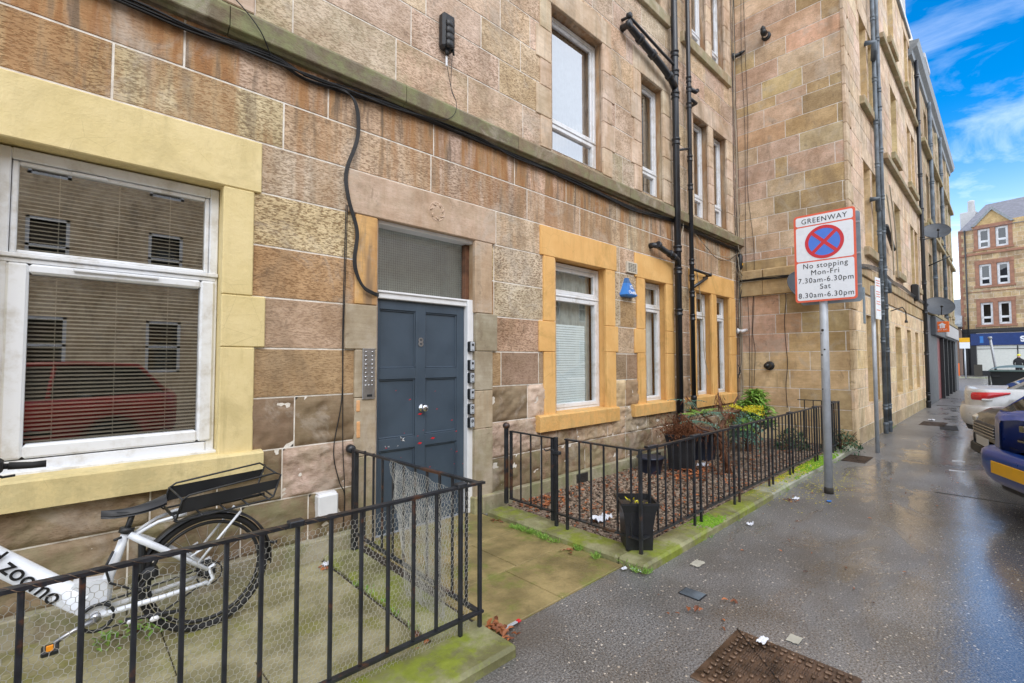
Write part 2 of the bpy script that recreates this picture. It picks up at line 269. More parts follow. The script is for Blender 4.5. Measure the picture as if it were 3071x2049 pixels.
    def _lathe(s, c, ax, prof, n):
        a = ax.orthogonal().normalized(); b = ax.cross(a); c = Vector(c)
        vs = [c+ax*t+(a*math.cos(2*math.pi*k/n)+b*math.sin(2*math.pi*k/n))*r_ for t, r_ in prof for k in range(n)]
        fs = [(i*n+k, i*n+(k+1) % n, (i+1)*n+(k+1) % n, (i+1)*n+k) for i in range(len(prof)-1) for k in range(n)]
        sm = s.smooth; s.smooth = True; s.mesh(vs, fs); s.smooth = sm; return s
    def prism(s, pts, ext):
        # pts: planar polygon, ext: extrusion vector
        e = Vector(ext); n = len(pts); P = [Vector(p) for p in pts]
        s.mesh(P+[p+e for p in P], [tuple(range(n)), tuple(range(2*n-1, n-1, -1))]+[(i, i+n, (i+1) % n+n, (i+1) % n) for i in range(n)]); return s
    def torus(s, c, axis, R_, r_, n=40, k=8, a0=0, a1=2*math.pi):
        ax = Vector(axis).normalized(); a = ax.orthogonal().normalized(); b = ax.cross(a); c = Vector(c); full = abs(a1-a0-2*math.pi) < 1e-6
        pts = [c+(a*math.cos(a0+(a1-a0)*i/n)+b*math.sin(a0+(a1-a0)*i/n))*R_ for i in range(n+1)]
        return s.tube(pts, r_, k, not full)
    def grid(s, fn, nu, nv):
        vs = [fn(i/nu, j/nv) for j in range(nv+1) for i in range(nu+1)]
        s.mesh(vs, [(j*(nu+1)+i, j*(nu+1)+i+1, (j+1)*(nu+1)+i+1, (j+1)*(nu+1)+i) for j in range(nv) for i in range(nu)]); return s
    def build(s, name, mats, parent=None, label=None):
        me = bpy.data.meshes.new(name); og = origin(parent)
        me.from_pydata([tuple(Vector(v)-og) for v in s.v], [], s.f)
        if not isinstance(mats, (list, tuple)): mats = [mats]
        for q in mats: me.materials.append(q if not isinstance(q, str) else M[q])
        me.polygons.foreach_set('material_index', s.m); me.polygons.foreach_set('use_smooth', s.sm)
        if any(c != (1, 1, 1) for c in s.c) or any(x != (0, 0, 0) for x in s.x):
            a = me.attributes.new('tint', 'FLOAT_COLOR', 'CORNER'); b = me.attributes.new('fx', 'FLOAT_COLOR', 'CORNER'); ca = []; cb = []
            for f_, c, x in zip(s.f, s.c, s.x):
                ca += [c[0], c[1], c[2], 1]*len(f_); cb += [x[0], x[1], x[2], 1]*len(f_)
            a.data.foreach_set('color', ca); b.data.foreach_set('color', cb)
        me.update(); o = bpy.data.objects.new(name, me); COL.objects.link(o)
        if parent is not None: o.parent = parent
        if label: o['label'] = label
        return o
def build_split(mb, name, mats, parent, gap=.10):
    # one mesh per cluster of touching pieces
    nf = len(mb.f); par = {}
    def find(a):
        while par.setdefault(a, a) != a: par[a] = par[par[a]]; a = par[a]
        return a
    for f_ in mb.f:
        for v in f_[1:]: par[find(v)] = find(f_[0])
    isl = {}
    for i, f_ in enumerate(mb.f): isl.setdefault(find(f_[0]), []).append(i)
    L = []
    for fs in isl.values():
        vs = [mb.v[v] for i in fs for v in mb.f[i]]; L.append([[min(v[k] for v in vs)-gap/2 for k in range(3)], [max(v[k] for v in vs)+gap/2 for k in range(3)], fs])
    ch = True
    while ch:
        ch = False; out = []
        for a in L:
            for b in out:
                if all(a[0][k] <= b[1][k] and b[0][k] <= a[1][k] for k in range(3)):
                    b[0] = [min(a[0][k], b[0][k]) for k in range(3)]; b[1] = [max(a[1][k], b[1][k]) for k in range(3)]; b[2] += a[2]; ch = True; break
            else: out.append(a)
        L = out
    for _, _, fs in L:
        m_ = MB(); mp_ = {}
        for i in fs:
            q = []
            for v in mb.f[i]:
                if v not in mp_: mp_[v] = len(m_.v); m_.v.append(mb.v[v])
                q.append(mp_[v])
            m_.f.append(tuple(q)); m_.c.append(mb.c[i]); m_.x.append(mb.x[i]); m_.m.append(mb.m[i]); m_.sm.append(mb.sm[i])
        m_.build(name, mats, parent)
def copy_tree(o, parent=None):
    c = o.copy(); COL.objects.link(c)
    if parent is not None: c.parent = parent
    for ch in list(o.children): copy_tree(ch, c)
    return c
def text(s, org, xd, yd, size, name, mat, parent, depth=.002, align='CENTER', scx=1.0, bold=0, space=1.0):
    cu = bpy.data.curves.new(name, 'FONT'); cu.body = s; cu.size = size; cu.align_x = align; cu.align_y = 'CENTER'; cu.extrude = depth; cu.offset = bold; cu.space_character = space; cu.resolution_u = 4
    to = bpy.data.objects.new(name, cu); COL.objects.link(to); bpy.context.view_layer.update()
    me = bpy.data.meshes.new_from_object(to.evaluated_get(bpy.context.evaluated_depsgraph_get())); bpy.data.objects.remove(to)
    me.materials.clear(); me.materials.append(M[mat])
    xd = Vector(xd).normalized(); yd = Vector(yd).normalized(); zd = xd.cross(yd); T = Matrix(((xd.x*scx, yd.x, zd.x, 0), (xd.y*scx, yd.y, zd.y, 0), (xd.z*scx, yd.z, zd.z, 0), (0, 0, 0, 1)))
    og = origin(parent); T = Matrix.Translation(Vector(org)-og) @ T; me.transform(T); me.name = name
    o = bpy.data.objects.new(name, me); COL.objects.link(o); o.parent = parent; return o

# ------------------------------------------------------------------ masonry
PINK = (.43, .31, .235); BUFF = (.47, .36, .25); GREY = (.38, .325, .26); OCHRE = (.31, .20, .098); OR = (.33, .195, .085); BROWN = (.25, .168, .112); PALE = (.50, .42, .33); CREAM = (.58, .49, .40); OLIVE = (.30, .215, .105); DKB = (.20, .135, .09); SMOOTHP = (.40, .285, .23); LB = (.52, .41, .28)
def jit(c, a=.12):
    k = 1+rnd.uniform(-a, a); return tuple(max(0, x*k*(1+rnd.uniform(-.04, .04))) for x in c)
def cut(rects, holes):
    out = []
    for r_ in rects:
        cur = [r_]
        for h in holes:
            nx = []
            for (a, b, c, d) in cur:
                if h[1] <= a+1e-6 or h[0] >= b-1e-6 or h[3] <= c+1e-6 or h[2] >= d-1e-6: nx.append((a, b, c, d)); continue
                if h[0] > a: nx.append((a, h[0], c, d))
                if h[1] < b: nx.append((h[1], b, c, d))
                x0, x1 = max(a, h[0]), min(b, h[1])
                if h[2] > c: nx.append((x0, x1, c, h[2]))
                if h[3] < d: nx.append((x0, x1, h[3], d))
            cur = nx
        out += cur
    return [q for q in out if q[1]-q[0] > .012 and q[3]-q[2] > .012]
def wallmap(kind, pos):
    # maps (u, z, d) with d = distance out of the wall towards the viewer
    if kind == 'Y': return lambda u, z, d: (u, pos-d, z)
    return lambda u, z, d: (pos-d, u, z)
def block(mb, P, a, b, c, d, rough=0, gap=.0044, out=.005, flip=False):
    a, b, c, d = a+gap, b-gap, c+gap, d-gap; ch = .004
    if b-a < .02 or d-c < .02: return
    o = [P(a, c, -.004), P(b, c, -.004), P(b, d, -.004), P(a, d, -.004)]
    if not rough:
        i = [P(a+ch, c+ch, out), P(b-ch, c+ch, out), P(b-ch, d-ch, out), P(a+ch, d-ch, out)]
        fs = [(4, 5, 6, 7), (0, 1, 5, 4), (1, 2, 6, 5), (2, 3, 7, 6), (3, 0, 4, 7)]
        mb.mesh(o+i, [tuple(reversed(f_)) for f_ in fs] if flip else fs); return
    st = .016 if rough > 1 else .022
    nu = max(3, int((b-a)/st)); nv = max(3, int((d-c)/st)); seed = rnd.uniform(0, 99); vs = []
    for j in range(nv+1):
        for i in range(nu+1):
            u = a+(b-a)*i/nu; v = c+(d-c)*j/nv; e = min(i, nu-i, j, nv-j)
            nz = noise.fractal(Vector((u*7, v*9, seed)), 1.0, 2.0, 5)
            rd = abs(noise.fractal(Vector((u*5, v*11, seed+9)), 1.0, 2.0, 4))
            k = 0 if e == 0 else min(1, .45+.3*e)
            vs.append(P(u, v, min(.027, k*(.014+.026*nz+.020*rd+.010*noise.noise(Vector((u*28, v*34, seed)))))))
    fs = [(j*(nu+1)+i, j*(nu+1)+i+1, (j+1)*(nu+1)+i+1, (j+1)*(nu+1)+i) for j in range(nv) for i in range(nu)]
    mb.smooth = True; mb.mesh(vs, [tuple(reversed(f_)) for f_ in fs] if flip else fs); mb.smooth = False
def masonry(mb, P, u0, u1, courses, holes, pal, avg=(.45, .95), fxd=(.7, 0, 0), flip=False):
    # courses: (z0, z1, {joints:[...], cols:[...], fx:(..), rough:n})
    for ci, (z0, z1, k) in enumerate(courses):
        js = [u0]+[j for j in k.get('j', []) if u0 < j < u1]; cols = list(k.get('c', []))
        last = js[-1]
        if not k.get('stop'):
            x = last+rnd.uniform(*avg)*.9 if len(js) > 1 else u0+rnd.uniform(.15, avg[1])
            while x < u1-.2: js.append(x); x += rnd.uniform(*avg)
        js.append(u1)
        for i in range(len(js)-1):
            c = cols[i] if i < len(cols) and cols[i] else rnd.choice(k.get('pal', pal))
            mb.col = jit(c, .10); fx = k.get('fx', fxd)
            mb.fx = (min(1, max(0, fx[0]*rnd.uniform(.6, 1.15))), fx[1], fx[2]*rnd.uniform(.6, 1.2))
            for (a, b, c_, d) in cut([(js[i], js[i+1], z0, z1)], holes):
                block(mb, P, a, b, c_, d, k.get('rough', 0), flip=flip)
def backing(mb, P, u0, u1, z0, z1, holes, flip=False):
    us = sorted({u0, u1, *[x for h in holes for x in h[:2] if u0 < x < u1]}); zs = sorted({z0, z1, *[x for h in holes for x in h[2:] if z0 < x < z1]})
    for i in range(len(us)-1):
        for j in range(len(zs)-1):
            cu, cz = (us[i]+us[i+1])/2, (zs[j]+zs[j+1])/2
            if any(h[0] < cu < h[1] and h[2] < cz < h[3] for h in holes): continue
            q = [P(us[i], zs[j], 0), P(us[i+1], zs[j], 0), P(us[i+1], zs[j+1], 0), P(us[i], zs[j+1], 0)]
            mb.poly(q[::-1] if flip else q)
def reveals(mb, P, h, depth):
    a, b, c, d = h; o = .008
    for p, q in (((a, c), (a, d)), ((a, d), (b, d)), ((b, d), (b, c)), ((b, c), (a, c))):
        mb.poly([P(p[0], p[1], o), P(q[0], q[1], o), P(q[0], q[1], -depth), P(p[0], p[1], -depth)])
def stoneblk(mb, P, a, b, c, d, out, back=.02):
    # dressed block standing proud of the wall face
    q = [P(a, c, -back), P(b, c, -back), P(b, d, -back), P(a, d, -back)]; xs = [p[0] for p in q]+[P(a, c, out)[0]]; ys = [p[1] for p in q]+[P(a, c, out)[1]]
    mb.bbox(min(xs), max(xs), min(ys), max(ys), c, d, .007)
def window(par, P, x0, x1, z0, z1, trans=None, glass='glass', depth=.12, fr=.05, sash=.05, tilt_gap=True, name='window', inner='curtain', innerspec=None, kk=.07):
    # frame -> part, pane(s), blind -> sub-parts.  P maps (u,z,out)
    def bx(mb, a, b, c, d, o0, o1):
        p, q = P(a, c, o0), P(b, d, o1); mb.bbox(min(p[0], q[0]), max(p[0], q[0]), min(p[1], q[1]), max(p[1], q[1]), c, d, .005)
    m_ = MB(); D = -depth
    bx(m_, x0, x0+fr, z0, z1, D-kk, D); bx(m_, x1-fr, x1, z0, z1, D-kk, D); bx(m_, x0+fr, x1-fr, z1-fr, z1, D-kk, D-.001); bx(m_, x0+fr, x1-fr, z0, z0+fr, D-kk, D-.001)
    zs = [z0+fr]+([trans-.02, trans+.02] if trans else [])+[z1-fr]
    if trans: bx(m_, x0+fr, x1-fr, trans-.02, trans+.02, D-kk, D-.002); bx(m_, x0+.01, x1-.01, trans-.012, trans+.008, D, D+.012)
    panes = []
    for i in range(0, len(zs), 2):
        a, b, c, d = x0+fr+.002, x1-fr-.002, zs[i]+.002, zs[i+1]-.002; o1 = D+.008 if i == 0 and trans else D-.012
        bx(m_, a, a+sash, c, d, D-kk+.01, o1); bx(m_, b-sash, b, c, d, D-kk+.01, o1); bx(m_, a+sash, b-sash, d-sash, d, D-kk+.01, o1-.001); bx(m_, a+sash, b-sash, c, c+sash, D-kk+.01, o1-.001)
        panes.append((a+sash, b-sash, c+sash, d-sash))
    w = m_.build(name, 'upvc', par)
    for (a, b, c, d) in panes:
        g = MB(); g.poly([P(a, c, D-.03), P(b, c, D-.03), P(b, d, D-.03), P(a, d, D-.03)]); g.build('pane', glass, w)
    if inner:
        g = MB()
        for (a, b, c, d) in (innerspec or [(x0+.02, x1-.02, z0+.02, z1-.02)]):
            n = max(2, int((b-a)/.012))
            g.grid(lambda s_, t_: P(a+(b-a)*s_, c+(d-c)*t_, D-.14+.012*math.sin(s_*n*1.1)+.006*math.sin(s_*n*.37+2)), n, 1)
        g.build('curtain', inner, w)
    g = MB(); dd = D-.55
    for q in ([P(x0-.3, z0-.2, dd), P(x1+.3, z0-.2, dd), P(x1+.3, z1+.2, dd), P(x0-.3, z1+.2, dd)],
              [P(x0-.05, z0-.1, D-kk), P(x0-.05, z1+.1, D-kk), P(x0-.3, z1+.2, dd), P(x0-.3, z0-.2, dd)],
              [P(x1+.05, z0-.1, D-kk), P(x1+.05, z1+.1, D-kk), P(x1+.3, z1+.2, dd), P(x1+.3, z0-.2, dd)],
              [P(x0-.05, z1+.05, D-kk), P(x1+.05, z1+.05, D-kk), P(x1+.3, z1+.2, dd), P(x0-.3, z1+.2, dd)],
              [P(x0-.05, z0-.05, D-kk), P(x1+.05, z0-.05, D-kk), P(x1+.3, z0-.2, dd), P(x0-.3, z0-.2, dd)]): g.poly(q)
    g.build('room', 'dark', w)
    return w
# ================================================================== setting: ground
def structure(mb, name, mat): return tag(mb.build(name, mat), kind='structure')
g = MB(); g.grid(lambda s_, t_: (-12+s_*120, -14+t_*17.9, 0), 24, 6); g.grid(lambda s_, t_: (40+s_*140, 3.9+t_*60, 0), 4, 3); g.grid(lambda s_, t_: (-40+s_*220, -80+t_*66, 0), 4, 3)
structure(g, 'pavement', 'asphalt')
g = MB()
for z_ in (.004,):
    g.bbox(1.74, 2.30, 1.975, 2.50, -.05, .012, .004); g.bbox(2.305, 2.98, 1.975, 2.50, -.05, .013, .004); g.bbox(2.42, 2.98, 2.506, 3.02, -.05, .012, .004); g.bbox(1.80, 2.415, 2.506, 3.02, -.05, .011, .004); g.bbox(1.80, 2.98, 3.026, 3.7, -.05, .012, .004)
for a in ((-1.4, -.42), (-.415, .52), (.525, 1.25), (1.255, 1.56)):
    for b in ((2.1, 2.62), (2.625, 3.15), (3.155, 3.64)):
        pass
structure(g, 'path', 'flag')
g = MB(); g.mi = 0
for a0, a1, b0, b1 in ((-1.6, -.35, 2.14, 2.75), (-.345, .72, 2.14, 2.75), (.725, 1.42, 2.14, 2.60), (-1.6, -.62, 2.755, 3.64), (-.615, .42, 2.755, 3.30), (.425, 1.42, 2.605, 3.30), (-.615, 1.42, 3.305, 3.64)): g.bbox(a0, a1, b0, b1, -.03, .02+rnd.uniform(-.004, .004), .005)
structure(g, 'garden_paving', 'flag2')
g = MB(); g.box(-1.8, 1.78, 2.0, 3.7, -.02, .008); g.box(1.7, 3.0, 2.0, 3.7, -.04, .006); structure(g, 'ground', 'soil')
def kerbstone(name, segs, mat, label):
    k = thing(name, (segs[0][0], segs[0][2], 0), label, 'kerb')
    for a in segs: MB().bbox(a[0], a[1], a[2], a[3], -.03, a[4], .018).build('stone', mat, k)
kerbstone('coping_kerb', [(-1.8, -.2, 1.76, 2.10, .052), (-.193, 1.71, 1.76, 2.10, .058), (1.44, 1.70, 2.107, 3.62, .045)], 'kerb', 'low moss green stone kerb under the chicken wired railing beside the bicycle')
kerbstone('coping_kerb', [(2.98, 4.3, 1.79, 2.02, .066), (4.306, 5.6, 1.79, 2.02, .066)], 'kerb', 'mossy stone kerb corner under the railing with the square black pot')
kerbstone('coping_kerb', [(5.606, 7.0, 1.79, 2.02, .064), (7.006, 8.3, 1.79, 2.02, .062), (8.306, 9.6, 1.79, 2.02, .060)], 'kerb2', 'greyer far length of stone kerb running on to the corner building')
kerbstone('coping_kerb', [(2.98, 3.24, 2.027, 3.5, .064)], 'kerb', 'green kerb stone beside the entrance path under the small iron gate')
g = MB(); g.box(3.2, 9.74, 2.0, 3.66, -.02, .018); structure(g, 'garden_bed', 'soil')
# wet gutter joint lines and bay edge in the pavement
g = MB(); g.box(7.20, 7.212, -.9, .62, .0, .0035); g.box(-4, 30, -1.32, -1.28, 0, .0035); structure(g, 'pavement_joint', 'grout')
g = MB(); g.box(9.58, 9.66, .48, .62, .0, .004); g.box(8.74, 8.80, .44, .60, 0, .004); structure(g, 'bay_marking', 'white')

# ================================================================== near tenement
F = 3.646
P = wallmap('Y', F)
T1 = thing('tenement_building', (4.4, 3.9, 0), 'long sandstone tenement front with cream painted window and numbered grey front door', 'building')
holes = [(-.33, .755, .86, 2.70), (1.895, 2.95, -.1, 2.705), (4.165, 5.19, .86, 2.715), (6.157, 6.80, .86, 2.70), (7.80, 8.43, .86, 2.70), (8.62, 9.24, .86, 2.70)]
ups = []
for z0, z1 in ((4.0, 5.80), (7.05, 8.85), (10.1, 11.8)):
    ups += [(-.55, .72, z0, z1), (4.117, 5.165, z0, z1), (6.12, 6.775, z0, z1), (7.80, 8.43, z0, z1), (8.614, 9.235, z0, z1)]
holes += ups
mb = MB(); mb.col = PALE; backing(mb, P, -2.6, 9.75, -.05, 13, holes)
mb.build('mortar_joints', 'mortar', T1)
mb = MB()
RB = (.115, .075, .045); RB2 = (.16, .108, .068); low = dict(rough=1, pal=[RB, RB2, DKB, BROWN], fx=(.25, 0, .28))
C = [(.15, .50, dict(low, j=[-.6, .3, .9, 1.35, 3.9, 4.7, 5.6, 6.3], c=[RB, RB2, RB, RB2, RB, RB2, BROWN, RB2, BROWN], fx=(.25, 0, .55))),
     (.50, .865, dict(low, rough=2, j=[-.5, .4, 1.16, 3.9, 4.55, 5.6], c=[RB, RB2, RB, (.36, .27, .22), BROWN, BUFF, GREY, BROWN])),
     (.865, 1.235, dict(rough=1, j=[1.24, 3.69, 4.6, 5.62], c=[RB2, RB, (.44, .36, .28), LB, BROWN, GREY], pal=[BROWN, PINK], fx=(.1, 0, .1))),
     (1.235, 1.59, dict(j=[.3, 3.3], c=[OCHRE, OCHRE, DKB], pal=[BROWN, PINK], fx=(.55, 0, .05), rough=0)),
     (1.59, 1.955, dict(j=[.3, 3.2], c=[BROWN, (.33, .225, .155), (.36, .25, .18)], pal=[PINK, BROWN, BUFF])),
     (1.955, 2.325, dict(j=[.3, 3.2, 5.5], c=[OR, OR, PALE], pal=[PINK, BUFF, OCHRE], fx=(.95, 0, 0))),
     (2.325, 2.705, dict(j=[.3, 3.2, 5.5], c=[(.44, .33, .19), (.46, .35, .21), PALE], pal=[PINK, BUFF, BROWN], fx=(.9, 0, 0))),
     (2.705, 3.065, dict(j=[.9, 3.23, 5.5], c=[PINK, (.42, .33, .27), (.47, .37, .29)], pal=[PINK, BUFF], fx=(.75, .35, 0))),
     (3.065, 3.415, dict(j=[-.9, .16, 1.128, 2.422, 3.693, 4.634, 5.70, 6.31], c=[OCHRE, OCHRE, (.47, .385, .26), (.40, .29, .22), (.43, .31, .25), (.44, .34, .26), BUFF, (.40, .35, .25), (.37, .22, .12)], pal=[PINK, BUFF, OCHRE], fx=(.85, .62, 0))),
     (3.415, 3.80, dict(j=[-.6, .511, 1.457, 2.45, 3.50, 4.37, 5.45, 6.31], c=[OCHRE, (.36, .25, .16), (.40, .29, .23), (.38, .26, .18), (.42, .31, .25), PINK, (.38, .30, .22), (.42, .38, .30)], pal=[PINK, BUFF, GREY], fx=(.75, 1.0, 0))),
     (3.93, 4.355, dict(j=[.92, 1.18, 2.05, 2.853, 3.63, 4.3, 5.609], c=[GREY, (.48, .41, .30), (.45, .36, .28), PINK, (.45, .35, .26)], pal=[(.46, .37, .29), (.47, .36, .27), (.44, .36, .29)], fx=(.75, 0, .25)))]
up_z = [4.355, 4.72, 5.065, 5.43, 5.805, 6.17, 6.52, 6.9, 7.25, 7.6, 7.95, 8.3, 8.68, 9.05, 9.4, 9.78, 10.1, 10.45, 10.8, 11.2, 11.55, 11.9, 12.3, 12.7, 13.0]
uj = {0: [.5, 1.3, 2.2, 3.273], 1: [1.1, 2.357, 3.025], 2: [.9, 1.9, 3.292], 3: [1.4, 2.7]}
for i in range(len(up_z)-1): C.append((up_z[i], up_z[i+1], dict(j=uj.get(i, []), pal=[(.47, .37, .29), (.50, .38, .26), (.46, .35, .285), (.49, .40, .30)], fx=(.7, 0, 0))))
masonry(mb, P, -2.6, 9.75, C, holes, [PINK, BUFF])
mb.build('wall', 'stone', T1)
def XX(x, d): return x*(1-d/F)
def ZZ(z, d): return 1.5+(z-1.5)*(1-d/F)
def proud(mb, L, out):
    for a, b, c, d in L: stoneblk(mb, P, XX(a, out), XX(b, out), ZZ(c, out), ZZ(d, out), out)
# string course: weathered top, hollow under
mb = MB(); x = -2.6
while x < 9.74:
    x1 = min(9.745, x+rnd.uniform(.9, 1.5)); mb.col = jit((.075, .072, .052), .16); mb.fx = (.25, 0, .95)
    if x > 2.6: mb.fx = (.25, .1, .7); mb.col = jit((.115, .10, .072), .16)
    pr = [(F+.01, 3.735), (F-.045, 3.735), (F-.06, 3.752), (F-.095, 3.758), (F-.10, 3.765), (F-.10, 3.895), (F-.092, 3.905), (F+.01, 3.985)]
    mb.prism([(x+.003, y, z) for y, z in pr], (x1-x-.006, 0, 0)); x = x1
mb.build('string_course', 'stone', T1)
mb = MB(); mb.col = (.22, .215, .155); mb.fx = (0, 0, .8)
for a, b in ((-2.6, -.9), (-.9, .3), (.3, 1.69), (3.0, 3.3), (3.3, 4.4), (4.4, 5.7), (5.7, 6.9), (6.9, 8.3), (8.3, 9.7)): stoneblk(mb, P, a+.003, b-.003, -.02, .165, .075)
build_split(mb, 'plinth', 'stone', T1)
# upper window margins and sills
for zi, (z0, z1) in enumerate(((4.0, 5.80), (7.05, 8.85), (10.1, 11.8))):
    mb = MB(); SM = (.50, .405, .32)
    def sm(L, out=.022):
        for q in L: mb.col = jit(SM, .07); mb.fx = (.05, .25, .0); proud(mb, [q], out)
    H = [z0-.015, z0+.36, z0+.72, z0+1.04, z0+1.42, z1]
    for l, r_ in ((3.93, 4.117), (5.165, 5.37)):
        for k in range(5):
            e = .07 if k % 2 == 1 else 0
            sm([(l-(e if l < 4.1 else 0), r_+(e if l > 4.2 else 0), H[k]+.002, H[k+1]-.002)])
    sm([(3.93, 5.37, z1, z1+.34)])
    for l, r_ in ((5.93, 6.12), (6.775, 7.03)):
        for k in range(5): e = .07 if k % 2 == 1 else 0; sm([(l-(e if l < 6.1 else 0), r_+(e*.4 if l > 6.2 else 0), H[k]+.002, H[k+1]-.002)])
    sm([(5.93, 7.03, z1, z1+.34)])
    for l, r_ in ((7.58, 7.80), (8.43, 8.614), (9.235, 9.5)):
        for k in range(5): sm([(l, r_, H[k]+.002, H[k+1]-.002)])
    sm([(7.58, 9.5, z1, z1+.34)]); sm([(.72, .92, H[k]+.002, H[k+1]-.002) for k in range(5)]); sm([(-.75, .92, z1, z1+.34)])
    for h in [q for q in ups if q[2] == z0]:
        mb.col = jit((.46, .37, .28), .08); mb.fx = (.1, .8, 0); reveals(mb, P, h, .25)
    if zi:
        mb.col = (.28, .25, .18); mb.fx = (0, .2, .5)
        for a, b in ((3.88, 5.42), (5.88, 7.08), (7.52, 9.55), (-.8, .97)): stoneblk(mb, P, XX(a, .07), XX(b, .07), z0-.19, z0-.005, .07)
    build_split(mb, 'window_margin', 'stone', T1)
    for (a, b, c, d) in [q for q in ups if q[2] == z0]:
        window(T1, P, a, b, c+.0, d-.02, c+.43, glass='glassup', depth=.13, fr=.05, sash=.045, inner=None if zi > 1 else 'net')
# ground floor painted surrounds
def surround(mat, blocks, sill, hs, fxj=(0, .35, 0)):
    mb = MB()
    for q in blocks: mb.col = (1, 1, .999); mb.fx = (0, .8 if (q[2] < 1.4) else .25, .0); proud(mb, [q], .028)
    for a, b, c, d in sill:
        mb.fx = (0, .5, .25); x0, x1 = XX(a, .075), XX(b, .075); z0, z1 = ZZ(c, .075), ZZ(d, .075)
        y0, y1 = F-.075, F+.13
        mb.prism([(x0, y1, z0), (x0, y0, z0), (x0, y0, z1-.012), (x0, y0+.012, z1), (x0, F-.02, z1+.006), (x0, y1, z1+.012)], (x1-x0, 0, 0))
    for h in hs: mb.fx = (0, .2, 0); mb.col = (1, 1, .999); reveals(mb, P, h, .22)
    return mb.build('window_surround', mat, T1)
surround('yellow', [(-1.0, .99, 2.70, 3.063), (.755, .945, 1.957, 2.697), (.755, 1.03, 1.597, 1.955), (.755, .965, .862, 1.594), (-.62, -.33, .862, 2.697)], [(-.9, 1.036, .70, .862)], [holes[0]])
surround('orange', [(3.92, 5.44, 2.717, 3.065), (3.97, 4.165, 1.957, 2.714), (3.895, 4.165, 1.602, 1.955), (3.975, 4.165, .865, 1.599), (5.19, 5.40, 1.960, 2.714), (5.19, 5.462, 1.612, 1.958), (5.19, 5.405, .865, 1.609)], [(3.895, 5.478, .688, .868)], [holes[2]])
surround('orange', [(5.912, 7.03, 2.702, 3.055), (5.955, 6.157, 1.955, 2.699), (5.885, 6.157, 1.605, 1.952), (5.96, 6.157, .865, 1.602), (6.80, 7.03, 1.955, 2.699), (6.80, 7.06, 1.605, 1.952), (6.80, 7.03, .865, 1.602)], [(5.86, 7.03, .70, .865)], [holes[3]])
surround('orange', [(7.58, 9.465, 2.70, 3.045), (7.6, 7.80, .865, 2.697), (8.43, 8.62, .865, 2.697), (9.24, 9.50, 1.95, 2.697), (9.24, 9.56, 1.6, 1.948), (9.24, 9.50, .865, 1.598)], [(7.5, 9.50, .695, .87)], [holes[4], holes[5]])
# near window
w = MB()
D = .115
def fb(mb, a, b, c, d, o0, o1, bev=.006): mb.bbox(a, b, F+o0, F+o1, c, d, bev)
fb(w, -.315, -.245, .875, 2.69, D, D+.07); fb(w, .70, .752, .875, 2.69, D, D+.07); fb(w, -.245, .70, 2.625, 2.69, D, D+.069); fb(w, -.245, .70, .875, .955, D-.01, D+.069)
fb(w, -.315, .752, 2.075, 2.10, D-.02, D+.06, .004); fb(w, -.30, .74, 2.048, 2.073, D-.004, D+.06, .003); fb(w, -.33, .757, .862, .90, D-.06, D+.03, .004)
wp = w.build('window', 'upvc', T1)
w = MB()
fb(w, -.242, -.215, 2.102, 2.622, D+.012, D+.07); fb(w, .672, .698, 2.102, 2.622, D+.012, D+.07); fb(w, -.215, .672, 2.598, 2.622, D+.012, D+.069); fb(w, -.215, .672, 2.102, 2.122, D+.012, D+.069)
w.build('top_light_frame', 'upvc', wp)
w = MB()
fb(w, -.25, -.160, .962, 2.045, D-.018, D+.06, .012); fb(w, .652, .735, .962, 2.045, D-.018, D+.06, .012); fb(w, -.160, .652, 1.990, 2.045, D-.018, D+.059, .012); fb(w, -.160, .652, .962, 1.038, D-.018, D+.059, .012)
w.build('sash', 'upvc', wp)
w = MB(); fb(w, .02, .42, 2.022, 2.04, D-.036, D-.02, .004); fb(w, -.0, .16, 2.60, 2.618, D, D+.011, .003); build_split(w, 'trickle_vent', 'upvc', wp)
for q in ((-.215, .672, 2.12, 2.60), (-.16, .652, 1.036, 1.99)):
    g = MB(); a, b, c, d = q; g.poly([(a, F+D+.03, c), (b, F+D+.03, c), (b, F+D+.03, d), (a, F+D+.03, d)]); g.build('pane', 'glassnear', wp)
w = MB(); z = 1.0
while z < 2.66:
    a_ = R(33); h_ = .0095; yc = F+D+.062
    for dx in ((-.24, .71),):
        w.poly([(dx[0], yc-h_*math.cos(a_), z-h_*math.sin(a_)), (dx[1], yc-h_*math.cos(a_), z-h_*math.sin(a_)+.001), (dx[1], yc+h_*math.cos(a_), z+h_*math.sin(a_)), (dx[0], yc+h_*math.cos(a_), z+h_*math.sin(a_))])
    z += .0232
for x in (-.05, .22, .48): w.box(x, x+.003, F+D+.050, F+D+.053, 1.0, 2.66)
w.build('blind', 'slat', wp)
g = MB(); y0 = F+D+.08; y1 = F+1.0
g.box(-1.0, 1.6, y1, y1+.05, .4, 3); g.box(-1.05, -1.0, y0, y1, .4, 3); g.box(1.6, 1.65, y0, y1, .4, 3); g.box(-1, 1.6, y0, y1, 3, 3.05); g.box(-1, 1.6, y0, y1, .35, .4); g.build('room', 'dark', wp)
